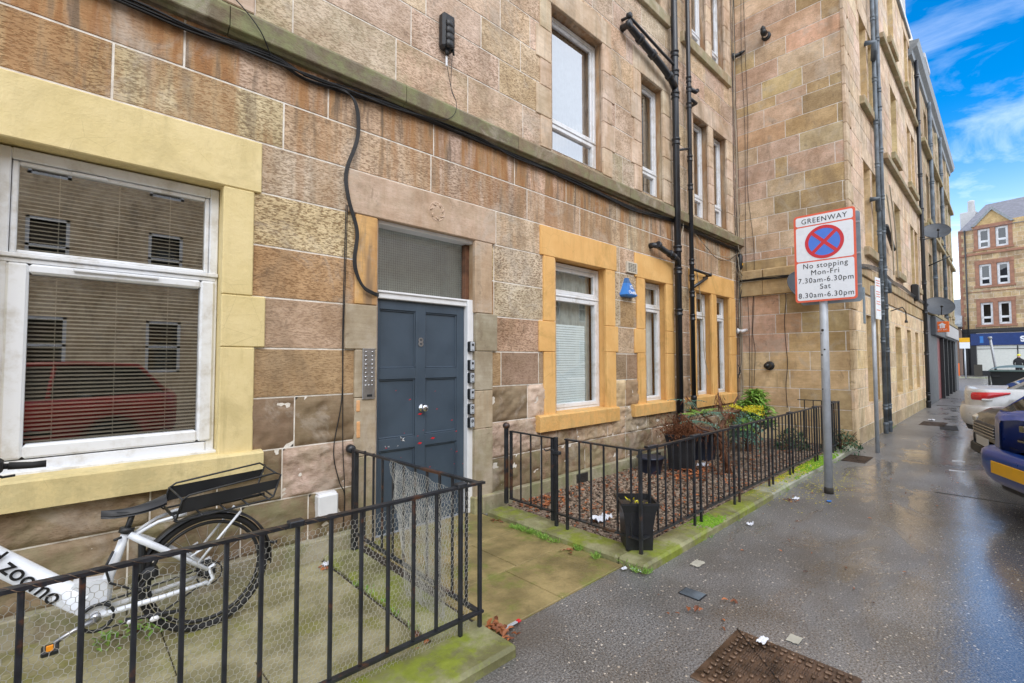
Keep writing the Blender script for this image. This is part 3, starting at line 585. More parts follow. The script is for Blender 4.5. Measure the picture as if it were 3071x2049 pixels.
# windows B, C, D
window(T1, P, 4.175, 5.185, .875, 2.70, 2.30, depth=.12, fr=.045, sash=.05, inner='net', innerspec=[(4.85, 5.15, .9, 2.66), (4.2, 4.85, 1.95, 2.66)])
B_ = [o for o in COL.objects if o.name.startswith('window') and o.parent is T1][-1]
w = MB(); z = .93
while z < 1.93:
    w.poly([(4.22, F+.165, z), (4.93, F+.165, z), (4.93, F+.172, z+.027), (4.22, F+.172, z+.027)]); z += .030
w.build('blind', 'slat2', B_)
window(T1, P, 6.165, 6.795, .875, 2.685, 2.30, depth=.12, fr=.04, sash=.04, inner='curtain')
window(T1, P, 7.81, 8.42, .875, 2.685, 2.30, depth=.12, fr=.04, sash=.04, inner='curtain')
window(T1, P, 8.63, 9.23, .875, 2.685, 2.30, depth=.12, fr=.04, sash=.04, inner='curtain')
# doorway
mb = MB(); GB = (.27, .235, .175)
def ds(q, col, fx=(.1, .2, 0), out=.03): mb.col = col; mb.fx = fx; proud(mb, [q], out)
ds((1.63, 3.23, 2.712, 3.065), (.40, .30, .235), (.12, .15, .12), .035)
ds((1.70, 1.895, 1.965, 2.709), (.47, .27, .085), (0, .75, 0)); ds((1.62, 1.895, 1.594, 1.962), GB, (0, 0, 0)); ds((1.705, 1.895, 1.20, 1.591), GB, (0, .1, 0)); ds((1.705, 1.895, .72, 1.197), GB, (0, .1, 0)); ds((1.705, 1.895, -.02, .717), (.29, .25, .18), (0, .1, .5))
ds((2.955, 3.185, 1.98, 2.709), (.44, .35, .27), (.1, .2, 0)); ds((2.97, 3.255, 1.595, 1.977), (.25, .235, .185), (0, 0, .1)); ds((2.955, 3.19, 1.20, 1.592), (.26, .24, .19), (0, 0, 0)); ds((2.955, 3.19, .82, 1.197), (.31, .27, .20), (0, .2, 0)); ds((2.955, 3.19, .15, .817), (.29, .25, .19), (0, 0, .3)); ds((2.955, 3.22, -.02, .148), (.25, .25, .13), (0, 0, 1), .06)
mb.col = (.36, .26, .16); mb.fx = (0, .5, 0); reveals(mb, P, holes[1], .2)
for a, b, c in ((1.706, 1.15, .06), (1.71, .98, .10)): mb.col = (.52, .26, .10); mb.fx = (0, 0, 0); mb.bbox(a, a+.03, F-.036, F-.02, b-c, b+.03, .004)
# worn carved roundel on the lintel
mb.col = (.40, .30, .235); mb.fx = (.1, 0, 0)
mb.torus((2.47, F-.0285, 2.885), (0, 1, 0), .085, .010, 28, 6); mb.torus((2.47, F-.0285, 2.885), (0, 1, 0), .045, .008, 20, 6)
for k in range(7): a = k*.9; mb.tube([(2.47+.055*math.cos(a), F-.036, 2.885+.055*math.sin(a)), (2.47+.08*math.cos(a+.4), F-.038, 2.885+.08*math.sin(a+.4))], .007, 6)
mb.build('door_surround', 'stone', T1)
mb = MB(); yb = F+.13
mb.bbox(1.90, 2.948, F+.02, F+.16, 2.672, 2.704, .004); mb.bbox(1.895, 2.875, F+.035, F+.15, 2.035, 2.103, .006); mb.bbox(1.895, 2.875, F+.02, F+.05, 2.085, 2.103, .003)
mb.bbox(2.872, 2.946, F+.012, F+.15, .015, 2.103, .006); mb.bbox(1.897, 1.928, F+.05, F+.15, .015, 2.034, .004)
dfr = mb.build('door_frame', 'white', T1)
g = MB(); g.bbox(2.90, 2.947, F+.09, F+.16, 2.104, 2.67, .003); g.build('timber_post', 'bark', dfr)
g = MB(); g.poly([(1.9, F+.14, 2.10), (2.946, F+.14, 2.10), (2.946, F+.14, 2.672), (1.9, F+.14, 2.672)]); g.build('fanlight_pane', 'glassfog', dfr)
g = MB()
for i in range(46): x = 1.9+i*.0222; g.box(x, x+.0011, F+.143, F+.1441, 2.10, 2.67)
for i in range(26): z = 2.11+i*.0222; g.box(1.9, 2.92, F+.1442, F+.1452, z, z+.0011)
g.build('fanlight_wires', 'grout', dfr)
g = MB(); g.box(1.7, 3.6, F+.6, F+.65, 1.9, 2.9); g.box(1.7, 3.6, F+.22, F+.6, 2.72, 2.76); g.box(2.952, 3.0, F+.19, F+.65, 2.0, 2.8); g.box(1.85, 1.89, F+.19, F+.65, 2.0, 2.8); g.box(1.7, 3.6, F+.2, F+.6, 1.9, 1.95); g.build('fanlight_hall', 'curtain', dfr)
# door leaf: six panels
mb = MB(); y = F+.07; L_, R_ = 1.929, 2.870
cols = [(1.955, 2.315), (2.422, 2.782)]; rows = [(1.432, 1.948), (.823, 1.337), (.14, .722)]
def dm(a, b, c, d, o, t=.05): mb.bbox(a, b, y+o, y+o+t, c, d, .003)
dm(L_, cols[0][0], .02, 2.032, 0); dm(cols[0][1], cols[1][0], .02, 2.032, 0); dm(cols[1][1], R_, .02, 2.032, 0)
for c0, c1 in cols:
    dm(c0, c1, .02, rows[2][0], .0005); dm(c0, c1, rows[2][1], rows[1][0], .0005); dm(c0, c1, rows[1][1], rows[0][0], .0005); dm(c0, c1, rows[0][1], 2.032, .0005)
    for d0, d1 in rows:
        dm(c0-.01, c1+.01, d0-.01, d1+.01, .022, .03)
        for q in ((c0, c1, d0, d0+.014), (c0, c1, d1-.014, d1), (c0, c0+.012, d0, d1), (c1-.012, c1, d0, d1)): mb.bbox(q[0], q[1], y+.010, y+.03, q[2], q[3], .004)
door = mb.build('front_door', 'door', T1)
g = MB(); g.lathe((2.385, y-.001, 1.068), (0, -1, 0), [(0, .036), (.006, .036), (.008, .012), (.035, .012), (.040, .028), (.055, .034), (.066, .028), (.070, .006)], 20); g.build('door_knob', 'chrome', door)
text('8', (2.368, y-.003, 1.665), (1, 0, 0), (0, 0, 1), .115, 'door_number', 'steel', door, .002, bold=.0015)
g = MB()
for i in range(16): xx, zz = rnd.uniform(1.97, 2.86), rnd.uniform(.3, 1.3)*.8+.2; s_ = rnd.uniform(.004, .011); g.poly([(xx-s_, y-.0015, zz-s_*.5), (xx+s_*1.5, y-.0015, zz-s_*.3), (xx+s_, y-.0015, zz+s_*.6)])
for a in ((2.36, 1.01), (2.50, .775), (2.36, .745)): g.poly([(a[0]-.02, y-.0015, a[1]), (a[0], y-.0015, a[1]+.014), (a[0]+.03, y-.0015, a[1]+.006), (a[0]+.01, y-.0015, a[1]-.006)])
g.build('red_paint_specks', 'red', door)
g = MB()
for a in ((2.18, .80, .035), (2.05, .755, .012), (2.14, .75, .010), (2.02, .76, .01)):
    for k in range(4): t = rnd.uniform(0, 6); g.poly([(a[0]+a[2]*math.cos(t), y-.002, a[1]+a[2]*math.sin(t)), (a[0]+a[2]*.2*math.cos(t+2), y-.002, a[1]+a[2]*.2*math.sin(t+2)), (a[0]+a[2]*.3*math.cos(t+4), y-.002, a[1]+a[2]*.3*math.sin(t+4))])
g.build('white_paint_splash', 'white', door)
# ================================================================== corner tenement projecting to the pavement line
T2 = thing('corner_tenement', (15, 3.5, 0), 'taller tenement block projecting to the pavement with patched olive and pink blockwork side wall', 'building')
PS = wallmap('X', 9.75); PF = wallmap('Y', 1.83)
def yj(x): return 3.53-(x-120)*.001077
PK = (.47, .325, .245); PO = (.50, .315, .21); BF = (.50, .385, .26); YO = (.43, .325, .165); OL = (.295, .215, .105); OC = (.36, .255, .12); LO = (.50, .385, .225); MO_ = (.42, .31, .165)
def row(z0, z1, js, cs, smooth=(), fx=.35):
    return (z0, z1, dict(j=sorted(yj(x) for x in js), c=list(reversed(cs)), stop=True, fx=(fx, 0, 0)))
rows = [row(0.0, .30, [900], [LO, MO_], fx=0), row(.30, .636, [785], [LO, (.40, .29, .15)], fx=0), row(.636, .983, [945], [LO, (.37, .27, .13)], fx=0), row(.983, 1.317, [805, 1645], [LO, MO_, MO_], fx=0),
        row(1.317, 1.655, [490, 1115], [LO, (.47, .35, .18), MO_], fx=0), row(1.655, 2.0, [800, 1330, 1620], [(.45, .28, .21), (.40, .29, .14), OC, OC], fx=.05), row(2.0, 2.37, [600, 1005], [(.50, .34, .25), (.45, .25, .15), OC], fx=.05), row(2.37, 2.745, [665, 775, 1620], [(.46, .29, .19), OC, OL, OL], fx=.05),
        row(3.255, 3.45, [805], [OC, PK], fx=.1), row(3.45, 3.60, [385, 880], [PK, PO, OL]), row(3.60, 3.93, [300, 699, 1250], [PK, PK, BF, OL]), row(3.93, 4.28, [507, 840, 1120], [BF, PK, OL, OL]), row(4.28, 4.63, [620, 1030, 1640], [BF, OL, OC, OL]),
        row(4.63, 4.965, [510, 1105], [PK, BF, OC]), row(4.965, 5.35, [650, 850, 1550], [PK, YO, PK, PK]), row(5.35, 5.69, [365, 1045], [BF, (.41, .30, .24), (.43, .34, .22)]), row(5.69, 6.03, [830, 1600], [(.46, .29, .16), OC, OL]),
        row(6.03, 6.38, [490, 1100], [PK, PK, OL]), row(6.38, 6.58, [690, 1170, 1500], [YO, PK, OC, OL]), row(6.58, 6.935, [465, 1110], [PK, YO, (.43, .33, .24)]), row(6.935, 7.30, [735, 1430], [PK, BF, BF]), row(7.30, 7.645, [350, 870], [YO, BF, PO]),
        row(7.645, 8.0, [520, 1410], [PK, PO, OL]), row(8.0, 8.36, [1040], [PK, OL])]
z = 8.36
while z < 14.9: rows.append((z, z+.345, dict(pal=[PK, BF, PO, OL], fx=(.3, 0, 0)))); z += .345
mb = MB(); backing(mb, PS, 1.83, 3.7, 0, 15.05, [])
fh = []
for z0, z1 in ((3.68, 5.38), (6.62, 8.32), (9.55, 11.15)):
    fh += [(11.15, 11.78, z0, z1), (12.0, 12.6, z0, z1), (14.75, 15.6, z0, z1), (17.55, 18.15, z0, z1), (18.4, 19.0, z0, z1)]
gh = [(10.98, 11.42, .70, 2.36), (11.62, 12.1, .70, 2.36), (14.3, 15.15, .70, 2.30), (16.2, 16.9, .70, 2.30), (17.8, 18.4, .70, 2.30)]
backing(mb, PF, 9.75, 20.6, 0, 12.0, fh+gh); mb.build('mortar_joints', 'mortar', T2)
mb = MB(); masonry(mb, PS, 1.83, 3.7, rows, [], [PK, BF], avg=(.5, .9))
build_split(mb, 'side_wall', 'stone', T2, .02)
TN = (.60, .49, .34); TP = (.58, .46, .35); TG = (.54, .44, .33)
def frows(z0, z1, h=.345, pal=None, fx=(.2, .15, .05)):
    z = z0; o = []
    while z < z1-.05: o.append((z, min(z1, z+h), dict(pal=pal or [TN, TP, TG, BF], fx=fx))); z += h
    return o
mb = MB(); masonry(mb, PF, 9.75, 20.6, [(0, .30, dict(pal=[(.36, .29, .19)], fx=(.1, 0, .35)))]+frows(.30, 2.745, pal=[(.64, .50, .30), (.66, .53, .35), (.60, .48, .33)], fx=(0, .1, 0))+frows(3.25, 11.5, pal=[(.60, .48, .38), (.58, .46, .34), (.55, .46, .38)], fx=(.3, .15, .03)), fh+gh, [TN])
mb.col = (.44, .33, .2); mb.fx = (0, .4, .1)
for h in fh+gh: mb.col = jit((.50, .38, .20), .08); mb.fx = (0, .15, 0); reveals(mb, PF, h, .30)
build_split(mb, 'front_wall', 'stone', T2, .02)
mb = MB()  # band course, wrapping the corner
for a, b in ((9.66, 11.4), (11.405, 12.9), (12.905, 14.6), (14.605, 16.4), (16.405, 18.3), (18.305, 20.6)): mb.col = jit((.40, .32, .20), .1); mb.fx = (.1, .5, .35); mb.bbox(a, b, 1.765, 1.84, 3.05, 3.25, .01); mb.col = jit((.45, .35, .2), .08); mb.fx = (.1, .4, .1); mb.bbox(a, b, 1.80, 1.84, 2.75, 3.045, .006)
for a, b, c in ((1.80, 2.6, OL), (2.605, 3.2, OC), (3.205, 3.66, OL)): mb.col = c; mb.fx = (0, .1, .05); mb.bbox(9.665, 9.76, a, b, 2.75, 3.045, .006); mb.col = jit((.37, .27, .14)); mb.bbox(9.65, 9.76, a, b, 3.05, 3.25, .02)
for z0 in (3.68, 6.62, 9.55):
    for a, b in ((11.0, 12.75), (14.6, 15.75), (17.4, 19.15)): mb.col = (.30, .26, .18); mb.fx = (.1, .3, .6); mb.bbox(a, b, 1.74, 1.86, z0-.18, z0-.01, .01)
for z0, z1 in ((5.38, 5.7), (8.32, 8.65), (11.15, 11.45)):
    for a, b in ((11.0, 12.75), (14.6, 15.75), (17.4, 19.15)): mb.col = (.54, .44, .34); mb.fx = (.0, .1, 0); mb.bbox(a, b, 1.812, 1.86, z0+.003, z1-.003, .006)
for z0 in (6.05, 8.85):
    for a, b in ((13.3, 16.2), (16.205, 20.2)): mb.col = (.26, .235, .17); mb.fx = (.1, .3, .6); mb.bbox(a, b, 1.72, 1.84, z0, z0+.13, .01)
build_split(mb, 'band_course', 'stone', T2)
mb = MB()
for k, z in enumerate([.0, .32, .66, 1.0, 1.34, 1.68, 2.02, 2.38]): mb.col = jit((.55, .43, .28), .06); mb.fx = (0, .1, .1 if z < .3 else 0); mb.bbox(9.735, 10.0+(.12 if k % 2 else 0), 1.806, 1.86, z+.003, z+.335, .006)
for k in range(24): z = 3.26+k*.34; mb.col = jit((.50, .40, .30), .08); mb.fx = (.1, .15, 0); mb.bbox(9.735, 9.98+(.14 if k % 2 else 0), 1.806, 1.86, z+.003, z+.336, .006)
build_split(mb, 'quoins', 'stone', T2, .02)
for h in fh+gh:
    window(T2, PF, h[0], h[1], h[2], h[3], h[2]+.45 if h[2] > 3 else h[3]-.4, glass='glassup', depth=.24, fr=.04, sash=.035, inner='curtain')
mb = MB(); mb.bbox(9.66, 18.7, 1.76, 1.95, 11.42, 11.50, .01); mb.build('gutter', 'lead', T2)
mb = MB(); mb.box(9.75, 20.6, 1.86, 12.0, 11.4, 11.5); mb.prism([(9.78, 2.9, 11.5), (9.78, 12, 11.5), (9.78, 6.8, 15.0)], (10.8, 0, 0)); mb.build('roof', 'slate', T2)
mb = MB(); mb.bbox(9.76, 18.6, 1.86, 2.9, 11.55, 17.5, .02); mb.build('chimney_gable', 'palewall', T2)
mb = MB(); mb.box(9.76, 20.6, 2.2, 12.0, 0, 11.4) if False else mb.box(9.8, 9.82, 3.7, 12, 0, 15.0); mb.build('rear_gable', 'palewall', T2)
# ------------------------------------------------------------------ tenement above the shops
T3 = thing('shop_tenement', (26, 3.5, 0), 'far grey weathered tenement with shopfronts at the end of the row', 'building')
GW = [(.33, .29, .23), (.40, .34, .27), (.28, .25, .20), (.44, .38, .28)]
sh = []
for z0, z1 in ((3.6, 5.3), (6.5, 8.2), (9.1, 10.5)):
    for a in (22.1, 24.4, 26.4, 28.6, 30.6): sh.append((a, a+.85, z0, z1))
mb = MB(); backing(mb, PF, 20.6, 32.6, 2.9, 11.0, sh); mb.build('mortar_joints', 'mortar', T3)
mb = MB(); masonry(mb, PF, 20.6, 32.0, frows(3.2, 10.95, pal=GW, fx=(.3, .5, .35)), sh, GW)
for h in sh: mb.col = (.36, .3, .2); reveals(mb, PF, h, .3)
for k in range(23): z = 3.2+k*.335; mb.col = jit((.36, .32, .18), .1); mb.fx = (.1, .1, .5); mb.bbox(32.0, 32.62, 1.80, 3.0, z+.003, z+.33, .006)
mb.build('wall', 'stone', T3)
mb = MB(); mb.col = (.30, .27, .18); mb.fx = (.1, .3, .6)
for z in (5.95, 8.85): mb.bbox(20.7, 32.65, 1.68, 1.84, z, z+.13, .01)
mb.bbox(20.7, 32.7, 1.70, 1.84, 3.05, 3.2, .01)
for h in sh: mb.bbox(h[0]-.12, h[1]+.12, 1.72, 1.84, h[2]-.17, h[2]-.005, .01)
for a in (23.4, 25.9, 27.9, 30.0): mb.col = (.42, .37, .30); mb.bbox(a, a+.3, 1.76, 1.84, 3.2, 10.9, .01)
build_split(mb, 'string_course', 'stone', T3)
for h in sh: window(T3, PF, h[0], h[1], h[2], h[3], h[2]+.6, glass='glassup', depth=.24, fr=.05, sash=.04, inner='curtain')
mb = MB(); pr = [(1.85, 10.92), (1.76, 10.95), (1.74, 11.08), (1.63, 11.16), (1.58, 11.34), (1.85, 11.38)]
mb.prism([(18.7, y, z) for y, z in pr], (14.1, 0, 0)); mb.build('cornice', 'lead', T3)
mb = MB(); mb.prism([(18.8, 1.9, 11.3), (18.8, 12, 11.3), (18.8, 7, 14)], (13.8, 0, 0)); mb.build('roof', 'slate', T3)
mb = MB(); mb.bbox(22.5, 23.9, 1.84, 2.5, 11.3, 12.5, .02); mb.bbox(22.4, 24.0, 1.74, 2.6, 12.5, 12.7, .02); mb.build('chimney', 'palewall', T3)
mb = MB(); mb.box(32.5, 32.6, 3.0, 12, 0, 11.0); mb.box(20.6, 32.6, 1.9, 2.2, 0, 2.9) if False else None; mb.build('gable_wall', 'stone', T3)
# shopfronts
mb = MB(); mb.bbox(20.75, 23.5, 1.80, 1.95, 0, 3.04, .01); mb.bbox(31.2, 32.65, 1.74, 3.0, 0, 3.04, .02); build_split(mb, 'pilaster', 'shopgrey', T3)
mb = MB(); mb.bbox(21.6, 31.2, 1.66, 1.86, 2.35, 3.0, .02); mb.build('fascia', 'shopgrey', T3)
mb = MB(); mb.bbox(25.0, 31.2, 1.60, 1.66, 2.42, 2.92, .01); mb.build('shop_sign', 'palewall', T3)
mb = MB(); mb.bbox(23.5, 24.9, 1.83, 1.95, 0, 2.35, .01); mb.build('shop_door', 'reddoor', T3)
mb = MB(); mb.bbox(24.9, 31.2, 1.84, 1.95, 0, 2.35, .01); mb.build('shop_window', 'carglass', T3)
mb = MB()
for a in (24.9, 26.6, 28.3, 29.9): mb.bbox(a, a+.18, 1.72, 1.84, 0, 2.35, .01)
build_split(mb, 'shop_mullions', 'black', T3)

# ================================================================== far corner building across the junction
T4 = thing('corner_building', (58, 2.75, 0), 'far four storey corner building with red window margins above a blue shop', 'building', rz=R(-90-10), world=False)
# local frame: x = along the front (away from its left corner), y = out of the front towards the viewer is -y
PB = wallmap('Y', 0.0)
bh = []
U = [(1.25, 2.02), (2.35, 3.12)]
for z0, z1 in ((4.55, 6.45), (7.95, 9.8), (11.2, 12.9)):
    for a, b in U: bh.append((a, b, z0, z1))
mb = MB(); backing(mb, PB, 0, 14, 0, 13.0, bh+[(.9, 14, .5, 2.65)]); mb.build('mortar_joints', 'mortar', T4)
mb = MB(); masonry(mb, PB, .12, 14, frows(4.2, 13.0, .38, [(.38, .285, .15), (.43, .33, .19), (.27, .195, .115), (.40, .30, .17), (.32, .25, .155)], (.2, .1, .05)), bh, [TN])
masonry(mb, PB, .9, 4.2, frows(13.0, 13.4, .2, [(.42, .30, .14)]), [(1.1, 3.3, 12.9, 14)], [TN])
mb.build('wall', 'stone', T4)
mb = MB(); mb.bbox(0, .16, -.03, .5, 0, 13.0, .02)
for z in range(24): mb.bbox(-.02, .3 if z % 2 else .18, -.02, .1, 4.2+z*.37, 4.2+z*.37+.35, .005)
for z0, z1 in ((4.55, 6.45), (7.95, 9.8), (11.2, 12.9)):
    mb.bbox(.98, 3.4, -.05, .05, z1, z1+.36, .01); mb.bbox(.93, 3.45, -.10, .05, z0-.2, z0-.01, .01)
    for a, b in ((1.0, 1.25), (2.02, 2.35), (3.12, 3.38)): mb.bbox(a, b, -.045, .05, z0, z1, .01)
build_split(mb, 'red_margins', 'redstone', T4)
mb = MB(); mb.bbox(.1, 14, -.10, .05, 10.65, 10.85, .02); mb.bbox(.1, 14, -.06, .05, 7.4, 7.46, .01); mb.build('string_course', 'redstone', T4)
mb = MB(); mb.col = (.40, .29, .13); mb.fx = (.3, .1, .1); mb.prism([(1.05, -.03, 13.26), (3.35, -.03, 13.26), (2.2, -.03, 14.5)], (0, .3, 0)); mb.build('gablet', M['stone'], T4)
mb = MB(); mb.prism([(.85, -.14, 13.2), (2.2, -.14, 14.75), (3.55, -.14, 13.2), (3.3, -.14, 13.2), (2.2, -.14, 14.45), (1.1, -.14, 13.2)], (0, .5, 0)); mb.build('gablet_coping', 'lead', T4)
mb = MB(); mb.mesh([(0, -.1, 12.95), (14, -.1, 12.95), (14, 6, 16.6), (.7, 6, 16.4)], [(0, 1, 2, 3)]); mb.mesh([(0, -.1, 12.95), (.7, 6, 16.4), (.0, 12, 12.95)], [(0, 1, 2)]); mb.build('roof', 'slate', T4)
mb = MB(); mb.bbox(-.85, .25, 4.5, 5.4, 12.0, 15.7, .03); mb.lathe((-.1, 4.9, 15.7), (0, 0, 1), [(0, .25), (.1, .28), (.9, .24), (1.0, .28), (1.1, .2)], 10); mb.build('chimney', 'palewall', T4)
for h in bh: window(T4, PB, h[0], h[1], h[2], h[3], h[2]+.62, depth=.1, fr=.09, sash=.07, inner=None)
mb = MB(); mb.bbox(0, 14, -.12, .05, 3.85, 4.2, .03); mb.bbox(0, .9, -.10, .1, 0, 3.85, .02); mb.bbox(.9, 14, -.05, .1, 0, .55, .02); mb.build('black_shop_cornice', 'black', T4)
mb = MB(); mb.bbox(.55, 14, -.16, -.05, 2.75, 3.78, .02); mb.build('fascia', 'shopblue', T4)
mb = MB(); mb.bbox(.92, 14, -.02, .03, .56, 2.7, .01); mb.build('shop_window', 'shopwin', T4)
mb = MB(); mb.bbox(3.35, 3.42, -.05, 0, .56, 2.7, .005); mb.bbox(.9, 14, -.05, 0, 2.42, 2.46, .005); mb.build('shop_mullion', 'black', T4)
text('Sho', (4.05, -.165, 3.25), (1, 0, .12), (-.12, 0, 1), .62, 'fascia_lettering', 'signwhite', T4, .004, align='CENTER', bold=.03)
mb = MB(); mb.box(1.15, 1.38, -.17, -.16, 2.95, 3.55); mb.build('fascia_mark', 'alarm', T4)
mb = MB(); mb.tube([(.45, -.12, .2), (.45, -.12, 13)], .06, 8); mb.build('drainpipe', 'pipe', T4)
# low slate roofed shed beyond the end of the row
T5 = thing('brick_outbuilding', (57, 3.6, 0), 'low brick building with pale slate roof glimpsed beside the far corner building', 'building')
mb = MB(); mb.box(57, 66, 3.0, 10, 0, 4.4); mb.build('wall', plain('old brick', (.20, .12, .08), .9, var=.3, sc=12), T5)
mb = MB(); mb.prism([(56.6, 2.7, 4.4), (56.6, 2.7, 4.65), (61, 2.7, 7.2), (66, 2.7, 4.6)], (0, 8, 0)); mb.build('roof', 'lead', T5)
mb = MB(); mb.box(56.93, 57, 2.95, 5.2, 0, 1.2); mb.build('orange_stallriser', 'orangesign', T5)
# kerb and far pavement at the junction
g = MB(); g.box(53.5, 53.65, -40, 60, -.05, .12); structure(g, 'kerb', 'kerb2'); g = MB(); g.box(53.65, 80, -40, 60, -.05, .115); structure(g, 'far_pavement', 'asphalt')
# ================================================================== tenement across the street (seen only in the window glass)
T6 = thing('opposite_tenement', (4, -13.2, 0), 'sandstone tenement on the other side of the street mirrored in the window glass', 'building')
PO_ = lambda u, z, d: (u, -13+d, z)
oh = []
for z0, z1 in ((1.1, 2.9), (4.2, 6.0), (7.3, 9.1)):
    for a in range(-16, 30, 3): oh.append((a, a+1.0, z0, z1))
mb = MB(); mb.col = (.56, .45, .31)
us = PO_; backing(mb, PO_, -18, 34, 0, 10.5, oh)
mb.build('wall', 'stone', T6)
mb = MB()
for a, b, c, d in oh: mb.box(a, a+.09, -13.08, -13.02, c, d); mb.box(b-.09, b, -13.08, -13.02, c, d); mb.box(a, b, -13.08, -13.02, c, c+.09); mb.box(a, b, -13.08, -13.02, d-.09, d); mb.box(a, b, -13.08, -13.02, (c+d)/2-.04, (c+d)/2+.04)
build_split(mb, 'window_frames', 'upvc', T6)
mb = MB(); mb.box(-18, 34, -13.6, -13.4, 0, 10.4); mb.build('glazing', 'carglass', T6)

# ================================================================== pipes, cables and boxes on the walls
def drainpipe(x, y, z0, z1, r, collars, label, mat='pipe', group=None, foot=True, lean=0.0):
    t = thing('drainpipe', (x, y, z0), label, 'drainpipe', group)
    m_ = MB(); m_.tube([(x, y, z0), (x, y, (z0+z1)/2), (x, y, z1)], r, 14); m_.build('pipe', mat, t)
    for z in collars:
        m_ = MB(); m_.lathe((x, y, z-.05), (0, 0, 1), [(0, r*1.02), (.002, r*1.22), (.022, r*1.26), (.025, r*1.12), (.075, r*1.12), (.078, r*1.3), (.1, r*1.26), (.102, r*1.02)], 14); m_.build('collar', mat, t)
    if foot: m_ = MB(); m_.lathe((x, y, z0), (0, 0, 1), [(0, r*.9), (.02, r*1.15), (.16, r*1.15), (.17, r*1.3), (.22, r*1.3), (.23, r)], 14); m_.build('shoe', mat, t)
    return t
py = F-.115
t = drainpipe(6.955, py, .28, 12, .052, [6.4, 6.08, 5.72, 4.97, 3.25, 2.9, 2.25, .62], 'stout black drainpipe beside the narrow orange window, nearest of the pipes')
m_ = MB(); m_.tube([(5.60, F-.02, 6.20), (5.60, py-.01, 6.20), (5.75, py-.01, 6.17), (6.5, py-.01, 6.02), (6.80, py-.01, 5.93), (6.93, py-.01, 5.84)], .052, 12); m_.lathe((5.60, py-.06, 6.20), (0, 1, 0), [(0, .03), (.005, .055), (.06, .062), (.07, .05)], 14)
for a in ((5.9, 6.14), (6.25, 6.07), (6.75, 5.95)): m_.lathe((a[0], py-.01, a[1]), (.97, 0, -.2), [(-.04, .055), (-.035, .066), (.035, .066), (.04, .055)], 12)
m_.build('waste_branch', 'pipe', t)
m_ = MB(); m_.tube([(5.62, F, 6.34), (5.64, py, 6.34), (5.8, py, 6.33), (6.6, py, 6.24), (6.85, py, 6.22), (6.93, py, 6.20)], .022, 10); m_.lathe((5.62, py-.05, 6.34), (0, 1, 0), [(0, .02), (.005, .04), (.06, .045), (.07, .03)], 12); m_.build('upper_waste', 'pipe', t)
m_ = MB(); m_.tube([(6.30, F, 3.21), (6.30, F-.07, 3.21), (6.36, py, 3.20), (6.55, py-.01, 3.15), (6.75, py-.02, 3.12), (6.90, py-.02, 3.07), (6.95, py, 2.98)], .042, 12)
for a in ((6.33, 3.205), (6.68, 3.13), (6.80, 3.10)): m_.lathe((a[0], py-.015, a[1]), (.97, 0, -.2), [(-.025, .044), (-.02, .056), (.02, .056), (.025, .044)], 12)
m_.build('lower_waste', 'pipe', t)
t = drainpipe(7.425, py, .70, 12, .036, [6.18, 6.01, 5.74, 4.84, 4.36, 3.11, 2.85, 2.58, 2.2], 'slimmer black drainpipe right of the stout one, left of the paired orange windows')
m_ = MB(); m_.tube([(7.46, py, 3.0), (8.15, py+.02, 2.99), (8.18, F, 2.99)], .022, 10); m_.tube([(7.46, py, 2.70), (7.85, py+.02, 2.85), (8.02, py+.02, 2.92), (8.05, F, 2.94)], .026, 10); m_.lathe((8.14, py-.01, 2.99), (0, 1, 0), [(0, .03), (.08, .034)], 10); m_.build('waste_branch', 'pipe', t)
m_ = MB(); m_.tube([(7.46, py-.01, 6.03), (7.58, py-.05, 6.01), (7.62, py-.06, 6.05)], .035, 10); m_.tube([(7.46, py-.01, 5.86), (7.62, py-.03, 5.84), (7.72, F, 5.88)], .03, 10); m_.build('elbow', 'pipe', t)
m_ = MB(); m_.tube([(7.02, py, 4.86), (7.40, py, 5.0)], .02, 8); m_.build('tie_bracket', 'pipe', t)
gp = 1.83-.10
t = drainpipe(12.0, gp, .02, 11.3, .036, [.55, 1.1+.8, 2.45, 2.72, 3.05, 3.55, 4.1, 4.6, 5.5, 6.4, 7.3, 8.6], 'left one of the pair of big grey black drainpipes on the corner tenement front', 'pipegrey')
m_ = MB(); m_.tube([(11.75, 1.83, 4.75), (11.8, gp-.02, 4.75), (11.97, gp, 4.55)], .05, 8); m_.tube([(11.75, 1.83, 8.0), (11.75, gp-.05, 7.95), (11.97, gp, 7.7)], .055, 8); build_split(m_, 'branch', 'pipegrey', t)
t = drainpipe(12.33, gp-.02, .02, 11.3, .036, [.55, 1.7, 2.2, 2.6, 2.95, 3.4, 4.2, 4.9, 5.9, 6.8, 7.2, 8.3], 'right one of the pair of big drainpipes on the corner tenement front', 'pipegrey')
m_ = MB(); m_.tube([(12.35, gp, 3.2), (12.46, gp-.06, 3.1), (12.5, gp-.06, 2.9)], .045, 8); build_split(m_, 'branch', 'pipegrey', t)
m_ = MB(); m_.tube([(12.8, gp, 4.4), (13.7, gp, 4.02)], .045, 8); m_.build('waste_pipe', 'pipe', t)
drainpipe(19.35, gp, .02, 11.0, .052, [.45, 1.7, 2.35, 3.0, 3.9, 5.3, 6.2, 7.3, 9.0, 10.5], 'single black drainpipe where the corner tenement meets the shops', 'pipe')
drainpipe(22.9, gp, 3.1, 11.0, .06, [4.5, 6.3, 8, 9.4], 'grey drainpipe above the shops left of the satellite dishes', 'pipegrey')
drainpipe(26.9, gp, 3.1, 11.0, .06, [4.5, 6.3, 8, 9.4], 'last grey drainpipe on the upper floors before the building end', 'pipegrey')

